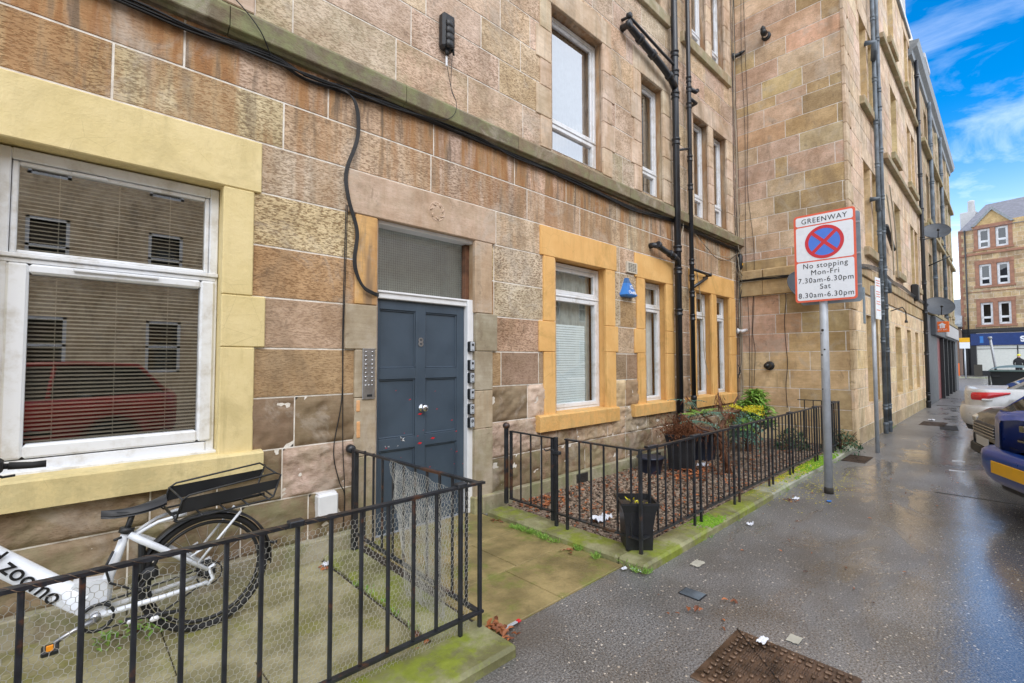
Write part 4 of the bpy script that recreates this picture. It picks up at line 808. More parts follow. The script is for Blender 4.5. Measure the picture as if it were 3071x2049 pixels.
def cable(pts, r, mat, label, name='cable', par=None, n=6, sub=8):
    # smooth a rough polyline
    P_ = [Vector(p) for p in pts]; out = []
    for i in range(len(P_)-1):
        a, b, c, d = P_[max(i-1, 0)], P_[i], P_[i+1], P_[min(i+2, len(P_)-1)]
        for k in range(sub):
            t_ = k/sub; out.append(.5*((2*b)+(c-a)*t_+(2*a-5*b+4*c-d)*t_*t_+(3*b-a-3*c+d)*t_**3))
    out.append(P_[-1]); m_ = MB(); m_.tube(out, r, n)
    if par is not None: return m_.build('strand', mat, par)
    return tag(m_.build(name, mat), label, 'cable')
cb = thing('cable_bundle', (4, F-.05, 3.7), 'bundle of black cables slung under the mossy string course', 'cable')
for k in range(11):
    xs = [-2.5, -.8, .17, .54, 1.02, 1.27, 1.6, 2.0, 2.45, 3.0, 3.47, 4.35, 5.0, 5.78, 6.4, 6.99, 7.6, 8.17, 9.0, 9.66]
    zs = [3.72, 3.69, 3.675, 3.665, 3.70, 3.655, 3.68, 3.715, 3.725, 3.73, 3.725, 3.70, 3.68, 3.65, 3.69, 3.725, 3.70, 3.68, 3.67, 3.67]
    o_ = (k % 4)*.014-.02; q = (k//4)*.012
    cable([(x, F-.022-q-rnd.uniform(0, .012), z+o_+rnd.uniform(-.010, .010)-(.045 if (k == 10 and 1 < i < 18 and i % 3 == 1) else 0)) for i, (x, z) in enumerate(zip(xs, zs))], rnd.choice([.0045, .006, .008]), 'cable', '', par=cb, sub=4)
dc = thing('door_cable', (1.6, F-.03, 2.8), 'thick black cable drop curling from the string course to the fanlight', 'cable')
for k in range(4):
    d_ = k*.007; cable([(1.27-d_, F-.04, 3.66), (1.50, F-.05, 3.68-d_), (1.64+d_, F-.06, 3.60), (1.672+d_, F-.05, 3.33), (1.585+d_, F-.04, 3.02), (1.60+d_, F-.05, 2.80), (1.672+d_, F-.055, 2.55), (1.655+d_, F-.055, 2.32), (1.675+d_, F-.055, 2.20), (1.745, F-.06, 2.085+d_), (1.83, F-.06, 2.045+d_), (1.905, F-.0, 2.045+d_)], .0058, 'cable', '', par=dc)
dc2 = thing('wall_cable', (1.57, F-.02, 1.6), 'pair of thin black cables running down the wall left of the entrance', 'cable')
cable([(1.60, F-.03, 2.75), (1.592, F-.028, 2.2), (1.585, F-.03, 1.72), (1.586, F-.03, 1.21), (1.522, F-.04, .82), (1.567, F-.04, .57), (1.61, F-.05, .45), (1.60, F-.05, .2)], .004, 'cable', '', par=dc2)
cable([(1.612, F-.03, 2.75), (1.604, F-.028, 2.2), (1.592, F-.03, 1.72), (1.594, F-.03, 1.21), (1.595, F-.04, .82), (1.61, F-.05, .47), (1.60, F-.05, .2)], .0035, 'cable', '', par=dc2)
kn = cable([(.62, F-.10, 4.05), (.80, F-.115, 3.93), (.93, F-.12, 3.80), (1.02, F-.05, 3.69)], .004, 'cable', 'single thin cable crossing the string course above the cream window')
cb2 = thing('corner_cables', (9.6, F-.05, 3), 'tangle of hanging cables in the corner where the two tenements meet', 'cable')
for k, (x, a, b, mt) in enumerate([(9.45, 9, .5, 'cable'), (9.52, 8.6, 1.2, 'cable'), (9.56, 9, .3, 'cable2'), (9.60, 9, 1.4, 'cable'), (9.64, 7.5, .2, 'cable2'), (9.66, 9, .8, 'cable'), (9.69, 3.7, .3, 'cable2'), (9.62, 3.6, .4, 'cable2'), (9.585, 3.6, 1.3, 'cable')]):
    n_ = 8; cable([(x+rnd.uniform(-.03, .03), F-.03-rnd.uniform(0, .02), a+(b-a)*i/n_) for i in range(n_+1)], .0045 if k % 3 else .006, mt, '', par=cb2)
for k in range(7):
    z0 = rnd.choice([3.62, 3.55, 4.1, 5.2]); cable([(9.45+rnd.uniform(0, .2), F-.04, z0), (9.5+rnd.uniform(-.2, .3), F-.09, z0-.2-rnd.uniform(0, .3)), (9.68, F-.08, z0-.5), (9.6, F-.04, z0-rnd.uniform(.6, 1.1))], .004, rnd.choice(['cable', 'cable2']), '', par=cb2)
cable([(9.60, F-.05, 3.64), (9.1, F-.05, 3.40), (8.6, F-.05, 3.35), (8.1, F-.05, 3.50), (7.75, F-.05, 3.66)], .005, 'cable', '', par=cb2); cable([(9.60, F-.05, 3.62), (9.0, F-.05, 3.44), (8.3, F-.05, 3.46), (7.7, F-.05, 3.64)], .005, 'cable2', '', par=cb2)
cable([(9.47, F-.03, 1.42), (9.5, F-.07, 1.30), (9.46, F-.06, 1.22), (9.52, F-.05, 1.28), (9.5, F-.06, 1.36), (9.44, F-.05, 1.18), (9.5, F-.05, 1.15)], .006, 'cable', '', par=cb2)
for k, (yy, z0, z1, mt) in enumerate([(3.50, 9, .7, 'cable'), (3.44, 9, .9, 'cable'), (3.40, 3.05, 1.0, 'cable'), (2.84, 3.05, .62, 'cable')]):
    cable([(9.73, yy+.02*math.sin(i*2.1+k)-(.08 if (i == 4 and k == 1) else 0), z0+(z1-z0)*i/6) for i in range(7)], .004 if k < 3 else .005, mt, ['thin cable hanging down the side wall closest to the inner corner', 'thin looping cable on the side wall second from the inner corner', 'short thin cable below the ledge on the side wall', 'straight black cable down the middle of the side wall behind the signpost'][k])
lc = thing('ledge_cables', (9.7, 3.0, 3.05), 'black cables laid along the ledge of the side wall and round the corner', 'cable')
for k in range(6): cable([(9.645-.006*k, y, 3.04+.014*(k % 3)+.012*math.sin(y*5+k)) for y in (3.6, 3.3, 3.0, 2.7, 2.4, 2.1, 1.86)], .007, 'cable' if k else 'cable2', '', par=lc, sub=4)
for k in range(4): cable([(x, 1.745-.006*k, z+.02*k) for x, z in ((9.68, 3.05), (10.4, 3.16), (11.2, 3.24), (12.2, 3.28), (13.5, 3.22), (15, 3.26), (17, 3.22), (20.5, 3.25))], .008, 'cable', '', par=lc, sub=4)
wc = cable([(7.12, F-.03, 8.6), (7.10, F-.03, 6.2), (7.15, F-.03, 4.6), (7.22, F-.03, 4.1), (7.28, F-.05, 3.72), (7.20, F-.03, 3.3), (7.16, F-.03, 2), (7.14, F-.03, 1.2)], .008, 'cable2', 'beige cable running down the wall between the two black drainpipes')
wc = cable([(7.55, F-.05, 3.72), (7.75, F-.04, 3.1), (7.95, F-.04, 2.3), (8.0, F-.04, 1.6), (8.15, F-.04, 1.25)], .006, 'cable2', 'beige cable sagging across the left paired orange window')
for k in range(2): cable([(12.5+.4*k, 1.66, 5.0+.3*k), (13.0+.5*k, 1.66, 4.2+.2*k), (13.4+.6*k, 1.70, 3.4)], .014, 'cable2', ['pale hose hanging from the right big drainpipe', 'second pale hose further along the corner tenement front'][k])
# ================================================================== railings
def bar(par, x, y, z0, z1, w=.019, name='bar', wy=None):
    m_ = MB(); wy = wy or w; m_.bbox(x-w/2, x+w/2, y-wy/2, y+wy/2, z0, z1, .003); return m_.build(name, 'iron', par)
def rail(par, a, b, w=.030, h=.013, name='top_rail'):
    a, b = Vector(a), Vector(b); d = (b-a).normalized(); s_ = Vector((-d.y, d.x, 0)).normalized()*w/2; u = Vector((0, 0, h/2)); m_ = MB(); n = max(1, int((b-a).length/.25))
    P_ = [a+(b-a)*i/n+Vector((0, 0, rnd.uniform(-.0015, .0015))) for i in range(n+1)]
    vs = []; 
    for p in P_: vs += [p-s_-u, p+s_-u, p+s_+u, p-s_+u]
    fs = [(0, 1, 2, 3), (4*n+3, 4*n+2, 4*n+1, 4*n)]
    for i in range(n):
        for k in range(4): fs.append((4*i+k, 4*i+(k+1) % 4+0, 4*i+4+(k+1) % 4, 4*i+4+k))
    m_.mesh(vs, fs); return m_.build(name, 'iron', par)
ra = thing('railing', (1.6, 2.02, 0), 'black iron railing with rusty bars and chicken wire enclosing the bicycle', 'railing')
Yr = 2.02
rail(ra, (-1.2, Yr, .838), (1.70, Yr, .828)); rail(ra, (-1.2, Yr, .158), (1.69, Yr, .138), name='bottom_rail')
for x in (1.671, 1.54): bar(ra, x, Yr, .03, .826, .021, 'post')
for i, x in enumerate([1.388, 1.254, 1.118, .985, .847, .708, .574, .454, .32, .188, .058, -.076, -.205, -.335, -.465, -.6, -.73]): bar(ra, x, Yr, .15, .83, .0165)
for x in (1.54, .70): m_ = MB(); m_.bbox(x-.03, x+.03, Yr-.022, Yr+.022, .826, .852, .004); m_.build('cap', 'iron', ra)
rail(ra, (1.66, 2.02, .828), (1.66, 3.56, .80)); rail(ra, (1.66, 2.02, .142), (1.66, 3.56, .168), name='bottom_rail')
m_ = MB(); m_.bbox(1.64, 1.68, 3.50, 3.55, .03, .80, .004); m_.build('wall_post', 'iron', ra); m_ = MB(); m_.lathe((1.655, 3.56, .805), (0, 1, 0), [(0, .012), (.01, .032), (.05, .036), (.09, .02)], 10); m_.build('wall_socket', 'iron', ra)
for y in (3.36, 3.225, 3.09, 2.94, 2.80, 2.66, 2.52, 2.385, 2.256, 2.124): bar(ra, 1.66, y, .15, .82, .015)
for k in range(2):
    m_ = MB(); pts = [(x_, Yr+.019*math.cos(x_*55+k*3+2*math.sin(x_*9)), .836+.010*math.sin(x_*55+k*3+2*math.sin(x_*9))-.003) for x_ in [-.9+i*.012 for i in range(150)]]; m_.tube(pts, .0011, 4); m_.build('binding_wire', 'rusty', ra)

rb = thing('railing', (3.16, 1.92, 0), 'long black iron railing around the gravel bed with small gate at the entrance path', 'railing')
Xg, Yq = 3.135, 1.915
bar(rb, Xg, 3.386, .12, .86, .034, 'hinge_post'); m_ = MB(); m_.lathe((Xg, 3.386, .84), (0, 0, 1), [(0, .02), (.01, .034), (.03, .038), (.05, .026), (.06, .003)], 10); m_.build('finial', 'iron', rb)
rail(rb, (Xg, 3.33, .818), (Xg, 2.77, .818), .03, .012, 'gate_rail'); rail(rb, (Xg, 3.33, .178), (Xg, 2.77, .178), .03, .012, 'gate_rail')
for y in (3.318,): bar(rb, Xg, y, .17, .82, .026, 'gate_bar')
for y in (3.185, 3.055, 2.92): bar(rb, Xg, y,   .17, .82, .0145, 'gate_bar')
bar(rb, Xg, 2.785, .10, .822, .03, 'gate_bar'); bar(rb, Xg, 2.745, .03, .83, .028, 'post'); bar(rb, Xg, 2.622, .04, .832, .023, 'post')
m_ = MB(); m_.tube([(Xg, 2.74, .715), (Xg-.02, 2.80, .715), (Xg-.03, 2.84, .70), (Xg-.03, 2.86, .715)], .006, 6); m_.bbox(Xg-.02, Xg+.02, 2.70, 2.78, .68, .71, .004); m_.build('latch', 'iron', rb)
rail(rb, (Xg, 2.64, .824), (Xg, Yq, .826)); rail(rb, (Xg, 2.74, .175), (Xg, Yq, .170), name='bottom_rail')
for y in (2.49, 2.37, 2.244, 2.118, 1.995): bar(rb, Xg, y,   .17, .82, .0145)
bar(rb, Xg, Yq, .045, .832, .025, 'post')
rail(rb, (Xg, Yq, .828), (9.12, Yq, .828)); rail(rb, (Xg, Yq, .172), (9.12, Yq, .168), name='bottom_rail')
xs = []; x = 3.262; i = 0
while x < 9.1: xs.append(x); x += .1235; i += 1
posts = {0, 6, 7, 13, 14, 21, 22, 27, 28, 36, 37, 44, 45}
for i, x in enumerate(xs): bar(rb, x, Yq, .045 if i in posts and i else .165, .826, .021 if i in posts else .0138, 'post' if i in posts else 'bar')
for i in (0, 6, 13, 21, 27, 36, 44): m_ = MB(); m_.bbox(xs[i]-.04, xs[i]+.11, Yq-.020, Yq+.020, .834, .848, .004); m_.build('rail_clip', 'iron', rb)
bar(rb, 9.11, Yq, .045, .84, .028, 'post'); rail(rb, (9.11, Yq, .826), (9.11, 2.5, .826))
for y in (2.03, 2.15, 2.27, 2.4): bar(rb, 9.11, y, .17, .826, .014)
for (x, y) in [(1.671, Yr), (1.54, Yr), (Xg, Yq), (Xg, 2.622), (xs[6], Yq), (xs[7], Yq), (xs[13], Yq), (xs[14], Yq)]: pass

# chicken wire
def hexnet(par, fn, nu, nv, r, name, jitter=.12, drop=None):
    m_ = MB(); pts = {}
    def V(i, j):
        # brick-wall hexagons: i column, j row
        k = (i, j)
        if k not in pts:
            u = i*.5; v = j+(.17 if (i+j) % 2 == 0 else -.17)
            pts[k] = fn((u+rnd.uniform(-jitter, jitter)*.5)/(nu*.5), (v+rnd.uniform(-jitter, jitter))/nv)
        return pts[k]
    for j in range(nv+1):
        for i in range(nu):
            if drop and drop(i/nu, j/nv): continue
            a, b = V(i, j), V(i+1, j)
            if a and b: m_.tube([a, b], r, 3, False)
            if (i+j) % 2 == 0 and j < nv:
                b = V(i, j+1)
                if a and b: m_.tube([a, b], r*1.5, 3, False)
    return m_.build(name, 'wire', par)
cw = thing('chicken_wire', (.4, 2.05, 0), 'sheet of hexagonal chicken wire stretched behind the front railing bars', 'wire mesh')
hexnet(cw, lambda u, v: (-1.0+2.62*u, 2.038+.016*noise.noise(Vector((u*9, v*4, 0)))+.004, .035+.775*v-.03*math.sin(u*3.1)*v+.012*noise.noise(Vector((u*7, v*5, 4)))), 236, 36, .0008, 'wire_net')
cw2 = thing('chicken_wire', (1.64, 2.6, 0), 'crumpled loose chicken wire hanging over the side railing next to the door', 'wire mesh')
def crump(u, v, s_=0):
    v = min(1, max(0, v)); wid = .70-.30*(1-v)**1.2; yc = 2.58-.18*(1-v); y = yc+(.5-u)*wid+.035*noise.noise(Vector((u*5, v*6, s_)))
    return (1.635-.05*abs(noise.noise(Vector((u*4, v*5, 3+s_))))-.05*(1-v), y, .045+.775*v-.12*u*v*(.5)+.02*noise.noise(Vector((u*6, v*7, 7+s_))))
hexnet(cw2, lambda u, v: crump(u, v), 66, 30, .0008, 'wire_net', .28)
hexnet(cw2, lambda u, v: crump(u*.9+.05, v*.95, 11), 56, 27, .0008, 'wire_net', .35, lambda a, b: b > .8 and a > .5)

# ================================================================== bicycle
bk = thing('bicycle', (.55, 3.13, 0), 'white cargo bicycle with black rear rack and saddle leaning under the cream window', 'bicycle')
Yb = 3.13
def BP(x, z, dy=0): return (x, Yb+dy+.04*(z-.3), z)
ax = (.611, .325)
wh = MB(); wh.torus(BP(*ax), (0, 1, -.04), .294, .018, 60, 8); wheel = wh.build('rear_wheel', 'rubber', bk)
m_ = MB(); m_.torus(BP(*ax), (0, 1, -.04), .262, .010, 48, 6); m_.build('rim', 'blackp', wheel)
m_ = MB()
for k in range(28):
    a = k*2*math.pi/28; m_.tube([BP(ax[0]+.03*math.cos(a+(.9 if k % 2 else -.9)), ax[1]+.03*math.sin(a+(.9 if k % 2 else -.9)), (-.03 if k % 2 else .03)), BP(ax[0]+.258*math.cos(a), ax[1]+.258*math.sin(a))], .0012, 4, False)
m_.build('spokes', 'steel', wheel)
m_ = MB(); m_.lathe(BP(ax[0], ax[1], -.06), (0, 1, 0), [(0, .012), (.01, .03), (.05, .028), (.09, .03), (.12, .012)], 14); m_.torus(BP(ax[0], ax[1], -.05), (0, 1, 0), .06, .004, 24, 5); m_.lathe(BP(ax[0], ax[1], .03), (0, 1, 0), [(0, .045), (.004, .05), (.03, .03)], 16); m_.build('hub', 'blackp', wheel)
m_ = MB(); m_.torus(BP(*ax), (0, 1, -.04), .322, .0, 2, 3) if False else None
a0, a1 = R(-8), R(175); n = 30; vs = []
for i in range(n+1):
    a = a0+(a1-a0)*i/n; r_ = .330
    for dy, dr in ((-.03, -.012), (-.018, 0), (.018, 0), (.03, -.012)): vs.append(BP(ax[0]+(r_+dr)*math.cos(a), ax[1]+(r_+dr)*math.sin(a), dy))
m_.mesh(vs, [(i*4+k, i*4+k+1, i*4+4+k+1, i*4+4+k) for i in range(n) for k in range(3)]); m_.tube([BP(.935, .40), BP(.955, .388), BP(.975, .392)], .010, 6)
m_.build('mudguard', 'blackp', bk)
m_ = MB()
# main oversize tube, box-like with rounded edges, running up to the head tube
def loftbox(m_, P0, P1, h0, h1, w, n=12):
    d = Vector((P1[0]-P0[0], 0, P1[1]-P0[1])).normalized(); u = Vector((-d.z, 0, d.x)); vs = []
    for (p, h) in ((P0, h0), (P1, h1)):
        for k in range(n):
            a = 2*math.pi*k/n; ca, sa = math.cos(a), math.sin(a); ca = math.copysign(abs(ca)**.6, ca); sa = math.copysign(abs(sa)**.6, sa)
            vs.append(Vector(BP(*p))+u*h/2*ca+Vector((0, 1, 0))*w/2*sa)
    sm = m_.smooth; m_.smooth = True; m_.mesh(vs, [(k, (k+1) % n, n+(k+1) % n, n+k) for k in range(n)]+[tuple(range(n)), tuple(range(2*n-1, n-1, -1))]); m_.smooth = sm
loftbox(m_, (.085, .335), (-.62, 1.02), .105, .092, .08)
m_.prism([BP(.0, .36, -.038), BP(.10, .262, -.034), BP(.175, .245, -.03), BP(.185, .42, -.03), BP(.06, .437, -.038)], (0, .072, 0))
m_.tube([BP(.172, .26), BP(.185, .42), BP(.213, .50), BP(.251, .625)], [.026, .024, .022, .020], 10)
for s_ in (-1, 1):
    m_.tube([BP(.16, .258, s_*.035), BP(.40, .268, s_*.05), BP(.60, .285, s_*.062)], [.016, .013, .011], 8)
    m_.tube([BP(.262, .612, s_*.018), BP(.31, .575, s_*.035), BP(.395, .515, s_*.055), BP(.60, .352, s_*.062)], [.017, .018, .017, .011], 8)
    m_.tube([BP(.60, .27, s_*.062), BP(.625, .30, s_*.064), BP(.606, .36, s_*.062), BP(.635, .372, s_*.062)], .010, 6)
    m_.tube([BP(.28, .60, s_*.02), BP(.33, .63, s_*.03), BP(.379, .655, s_*.04), BP(.463, .672, s_*.06), BP(.50, .673, s_*.06)], .009, 8)
    m_.tube([BP(.758, .635, s_*.07), BP(.55, .395, s_*.062)], .007, 6); m_.tube([BP(.56, .40, s_*.062), BP(.52, .445, s_*.062), BP(.575, .47, s_*.064)], .006, 6)
m_.tube([BP(-.62, .80), BP(-.655, 1.05)], .028, 10); fr = m_.build('frame', 'bikew', bk)
dv = Vector((.235, 0, -.290)).normalized(); uv = Vector((-dv.z, 0, dv.x))
cpos = Vector(BP(-.105, .520, -.0475))
text('d zoomo', cpos, dv, uv, .098, 'frame_lettering', 'ink', fr, .0008, bold=.0012)
m_ = MB(); m_.tube([BP(.243, .60), BP(.262, .664), BP(.280, .735)], .014, 10); m_.lathe(BP(.248, .618), (.25, 0, 1), [(0, .022), (.004, .032), (.028, .032), (.032, .02)], 12); m_.tube([BP(.23, .61, -.03), BP(.20, .605, -.04)], .007, 6); m_.build('seat_post', 'blackp', bk)
m_ = MB()
def sad(u, v):
    x = .150+.262*u; hw = (.004+.016*min(1, u*6)+.055*max(0, (u-.35)/.65)**1.3)*(1 if u < .93 else .8); s_ = (v-.5)*2; z = .752+.010*u-.016*math.sin(u*3.1)+.020*u*u-(.028*abs(s_)**2.2); return BP(x, z, hw*s_)
m_.smooth = True; m_.grid(sad, 14, 10)
def sadb(u, v):
    x = .150+.262*u; hw = (.004+.016*min(1, u*6)+.055*max(0, (u-.35)/.65)**1.3)*(1 if u < .93 else .8); s_ = (v-.5)*2; z = .752+.010*u-.016*math.sin(u*3.1)+.020*u*u-(.028*abs(s_)**2.2); return BP(x, z-.012-.022*(1-abs(s_)), hw*s_)
m_.grid(sadb, 14, 10); m_.smooth = False
m_.tube([BP(.21, .732, -.012), BP(.27, .722, -.018), BP(.36, .742, -.03)], .0035, 6); m_.tube([BP(.21, .732, .012), BP(.27, .722, .018), BP(.36, .742, .03)], .0035, 6); m_.build('saddle', 'saddle', bk)
# rack basket
def fq(u, z): return (u[0], u[1], z)
m_ = MB(); T_ = .0055
n_f = [(.445, 3.03, .672), (.470, 3.03, .765), (.500, 3.03, .785), (.935, 3.05, .828), (.965, 3.05, .812), (.925, 3.05, .69), (.89, 3.05, .678), (.445, 3.03, .655), (.437, 3.03, .662), (.445, 3.03, .69)]
f_f = [(x-.03, y+.21, z+.030) for x, y, z in n_f]
m_.tube(n_f, T_, 8); m_.tube(f_f, T_, 8)
for k in (0, 1, 5, 3): m_.tube([n_f[k], f_f[k]], T_*.9, 8)
rackp = m_.build('rack', 'blackp', bk)
m_ = MB()
for dx, dy, dz in ((0, 0, 0), (-.03, .21, .030)): m_.prism([(.447+dx, 3.034+dy, .690+dz), (.466+dx, 3.034+dy, .768+dz), (.962+dx, 3.054+dy, .788+dz), (.938+dx, 3.054+dy, .735+dz)], (0, .003, 0))
m_.build('side_panel', 'blackp', rackp)
m_ = MB()
for k in range(5): t_ = k/4; m_.tube([(.45+.45*t_, 3.03, .658+.02*t_), (.42+.45*t_, 3.24, .688+.02*t_)], .005, 6)
m_.tube([(.44, 3.13, .675), (.90, 3.14, .693)], .009, 8); m_.build('rack_deck', 'blackp', rackp)
m_ = MB(); m_.tube([BP(.14, .255, -.06), BP(.06, .236, -.075), BP(-.005, .212, -.085)], [.016, .012, .011], 8); m_.tube([BP(.14, .255, -.05), BP(.14, .255, .06)], .022, 10); cr = m_.build('crank', 'steel', bk)
m_ = MB(); m_.bbox(-.045, .015, 2.97, 3.05, .188, .212, .006); pd = m_.build('pedal', 'blackp', cr); m_ = MB(); m_.bbox(-.028, -.004, 2.962, 2.970, .214, .240, .002); m_.build('pedal_reflector', 'amber', cr)
m_ = MB(); m_.torus(BP(.145, .255, -.045), (0, 1, 0), .062, .008, 24, 6); m_.tube([BP(.145, .317, -.045), BP(.60, .36, -.045)], .005, 5); m_.tube([BP(.145, .193, -.045), BP(.40, .19, -.045), BP(.60, .285, -.045)], .005, 5); m_.build('chain', 'blackp', bk)
m_ = MB(); m_.tube([BP(.25, .215, -.07), BP(.50, .185, -.09)], .010, 6); m_.build('kickstand', 'blackp', bk)
m_ = MB(); m_.lathe(BP(.267, .206, -.085), (1, 0, 0), [(-.012, .002), (-.008, .010), (.008, .010), (.012, .002)], 8); m_.lathe(BP(.364, .192, -.10), (1, 0, 0), [(-.02, .002), (-.012, .013), (.012, .013), (.02, .002)], 8); m_.build('white_reflector', 'white', bk)
m_ = MB(); m_.bbox(.31, .385, Yb-.05, Yb+.05, .36, .43, .02); m_.bbox(.30, .33, Yb-.03, Yb+.03, .40, .56, .01); m_.tube([BP(.20, .55, -.03), BP(.17, .48, -.035), BP(.19, .40, -.035), BP(.30, .33, -.04), BP(.34, .38, -.04)], .006, 6); m_.build('lock', 'blackp', bk)
m_ = MB(); m_.tube([BP(-.052, 1.018, -.02), BP(-.10, 1.018, -.02), BP(-.175, 1.025, -.02)], [.016, .015, .017], 10); m_.tube([BP(-.175, 1.024, -.02), BP(-.30, 1.035, .0), BP(-.48, 1.10, .06), BP(-.66, 1.10, .10)], .013, 8); m_.tube([BP(-.15, .985, -.05), BP(-.19, .982, -.05), BP(-.24, 1.01, -.03)], .006, 6); m_.bbox(-.26, -.19, 3.08, 3.17, 1.0, 1.06, .01); m_.build('handlebar', 'rubber', bk)
fx_ = (-.86, .325)
m_ = MB(); m_.torus(BP(*fx_), (0, 1, 0), .292, .022, 40, 8); fw = m_.build('front_wheel', 'rubber', bk); m_ = MB(); m_.tube([BP(-.64, .95), BP(-.70, .65, -.05), BP(-.86, .325, -.055)], .016, 8); m_.tube([BP(-.64, .95), BP(-.70, .65, .05), BP(-.86, .325, .055)], .016, 8); m_.build('fork', 'bikew', bk)

# ================================================================== things on the near wall
t = thing('intercom_panel', (1.806, F-.04, 1.39), 'steel door entry panel with two columns of buttons left of the door', 'intercom')
m_ = MB(); m_.bbox(1.752, 1.86, F-.042, F-.030, 1.185, 1.60, .002); m_.build('plate', 'steel', t)
for i in range(8):
    for x in (1.778, 1.834): m_ = MB(); m_.lathe((x, F-.042, 1.572-i*.034), (0, -1, 0), [(0, .0085), (.006, .008), (.008, .004)], 8); m_.build('button', 'chrome', t)
for x in (1.778, 1.806, 1.834): m_ = MB(); m_.lathe((x, F-.042, 1.30), (0, -1, 0), [(0, .0075), (.005, .007), (.007, .003)], 8); m_.build('button', 'chrome', t)
m_ = MB(); m_.bbox(1.79, 1.835, F-.0435, F-.041, 1.205, 1.225, .001); m_.build('fob_reader', 'blackp', t)
def keysafe(z, dial, label):
    t = thing('key_safe', (2.892, F, z), label, 'key safe', 'key safes on the white door frame', world=False)
    m_ = MB(); m_.bbox(-.030, .030, -.035, .012, -.052, .052, .008); m_.build('body', 'blackp', t)
    m_ = MB(); m_.bbox(-.026, .022, -.044, -.034, -.045, .048, .006); c = m_.build('cover', 'galv', t)
    m_ = MB()
    if dial: m_.torus((-.004, -.046, .018), (0, 1, 0), .011, .004, 14, 6)
    else: m_.bbox(-.014, .010, -.048, -.043, .008, .030, .003)
    m_.bbox(-.012, .010, -.0455, -.043, -.036, -.030, .001); m_.build('dial' if dial else 'shutter', 'ink', t); return t
for z, d_, l in ((1.636, 0, 'topmost key safe, set apart above the others on the white door frame'), (1.455, 0, 'second key safe from the top on the white door frame'), (1.330, 1, 'third key safe from the top, with round dial, on the door frame'), (1.172, 0, 'fourth key safe from the top, level with the door panels below the lock rail'), (1.026, 1, 'fifth key safe from the top, level with the round door knob'), (.895, 1, 'lowest key safe on the white door frame')): keysafe(z, d_, l)
t = thing('meter_box', (1.49, F-.05, .39), 'small square white plastic box low on the wall left of the entrance', 'meter box')
m_ = MB(); m_.bbox(1.395, 1.548, F-.085, F+.0, .31, .492, .012); m_.build('lid', 'white', t); m_ = MB(); m_.bbox(1.402, 1.541, F-.06, F+.0, .487, .500, .003); m_.build('hinge', 'white', t)
t = thing('vent_grille', (5.77, F-.02, 2.81), 'cream louvred vent grille between the two orange window surrounds', 'vent')
m_ = MB(); m_.bbox(5.645, 5.905, F-.035, F, 2.728, 2.885, .004); m_.build('frame', 'cream', t)
m_ = MB()
for j in range(6):
    for k in range(4): m_.box(5.675+k*.052, 5.717+k*.052, F-.0365, F-.034, 2.752+j*.020, 2.761+j*.020)
m_.build('slots', 'ink', t)
t = thing('alarm_box', (5.64, F-.1, 2.5), 'blue tapered burglar alarm box on the wall under the vent', 'alarm')
m_ = MB(); zb, zt = 2.385, 2.545
def trap(m_, x0, x1, X0, X1, z0, z1, d0, d1): m_.mesh([(x0, F, z0), (x1, F, z0), (x1-.03, F-d0, z0), (x0+.03, F-d0, z0), (X0, F, z1), (X1, F, z1), (X1-.02, F-d1, z1), (X0+.02, F-d1, z1)], [(0, 1, 2, 3), (4, 5, 6, 7), (0, 1, 5, 4), (1, 2, 6, 5), (2, 3, 7, 6), (3, 0, 4, 7)])
trap(m_, 5.49, 5.80, 5.575, 5.715, 2.40, 2.57, .11, .06); trap(m_, 5.515, 5.775, 5.49, 5.80, 2.375, 2.40, .09, .11); m_.build('cover', 'alarm', t)
m_ = MB(); trap(m_, 5.575, 5.715, 5.61, 5.68, 2.572, 2.645, .06, .045); m_.build('strobe', 'alarmtop', t)
slp = Vector((0, .05, .17)).normalized()
text('Chubb', (5.645, F-.112, 2.432), (1, 0, 0), slp, .066, 'lettering', 'signwhite', t, .001, bold=.001)
text('C', (5.645, F-.098, 2.508), (1, 0, 0), slp, .075, 'emblem', 'signwhite', t, .001, bold=.002)
m_ = MB()
for a in ((5.612, 5.616, 2.46, 2.55), (5.684, 5.688, 2.46, 2.55)): m_.mesh([(a[0], F-.1005, a[2]+.01), (a[1], F-.1005, a[2]+.01), (a[1], F-.084, a[3]-.01), (a[0], F-.084, a[3]-.01)], [(0, 1, 2, 3)])
m_.build('emblem_border', 'signwhite', t)
t = thing('cable_terminal', (2.58, F-.08, 4.6), 'black finned fibre terminal box high on the wall above the door', 'junction box')
m_ = MB(); m_.bbox(2.49, 2.635, F-.10, F, 4.45, 4.80, .025)
for k in range(4): m_.lathe((2.56, F-.10, 4.49+k*.065), (0, -1, 0), [(0, .05), (.018, .045), (.025, .01)], 10)
m_.build('housing', 'blackp', t); m_ = MB(); m_.tube([(2.55, F-.07, 4.45), (2.555, F-.06, 4.40)], .018, 8); m_.tube([(2.60, F-.09, 4.50), (2.62, F-.08, 4.42)], .012, 6); m_.build('glands', 'blackp', t)
m_ = MB(); m_.bbox(2.548, 2.566, F-.06, F-.045, 4.30, 4.40, .003); m_.build('label_tag', 'white', t)
for k, (x0, lab) in enumerate(((2.56, 'thin left wire hanging from the black terminal box above the door'), (2.625, 'thin right wire hanging from the black terminal box above the door'))): cable([(x0, F-.05, 4.33+k*.1), (2.62, F-.04, 4.12), (2.63, F-.11, 3.95), (2.60, F-.115, 3.82), (2.48, F-.09, 3.74), (2.2, F-.05, 3.72)], .0028, 'cable', lab)
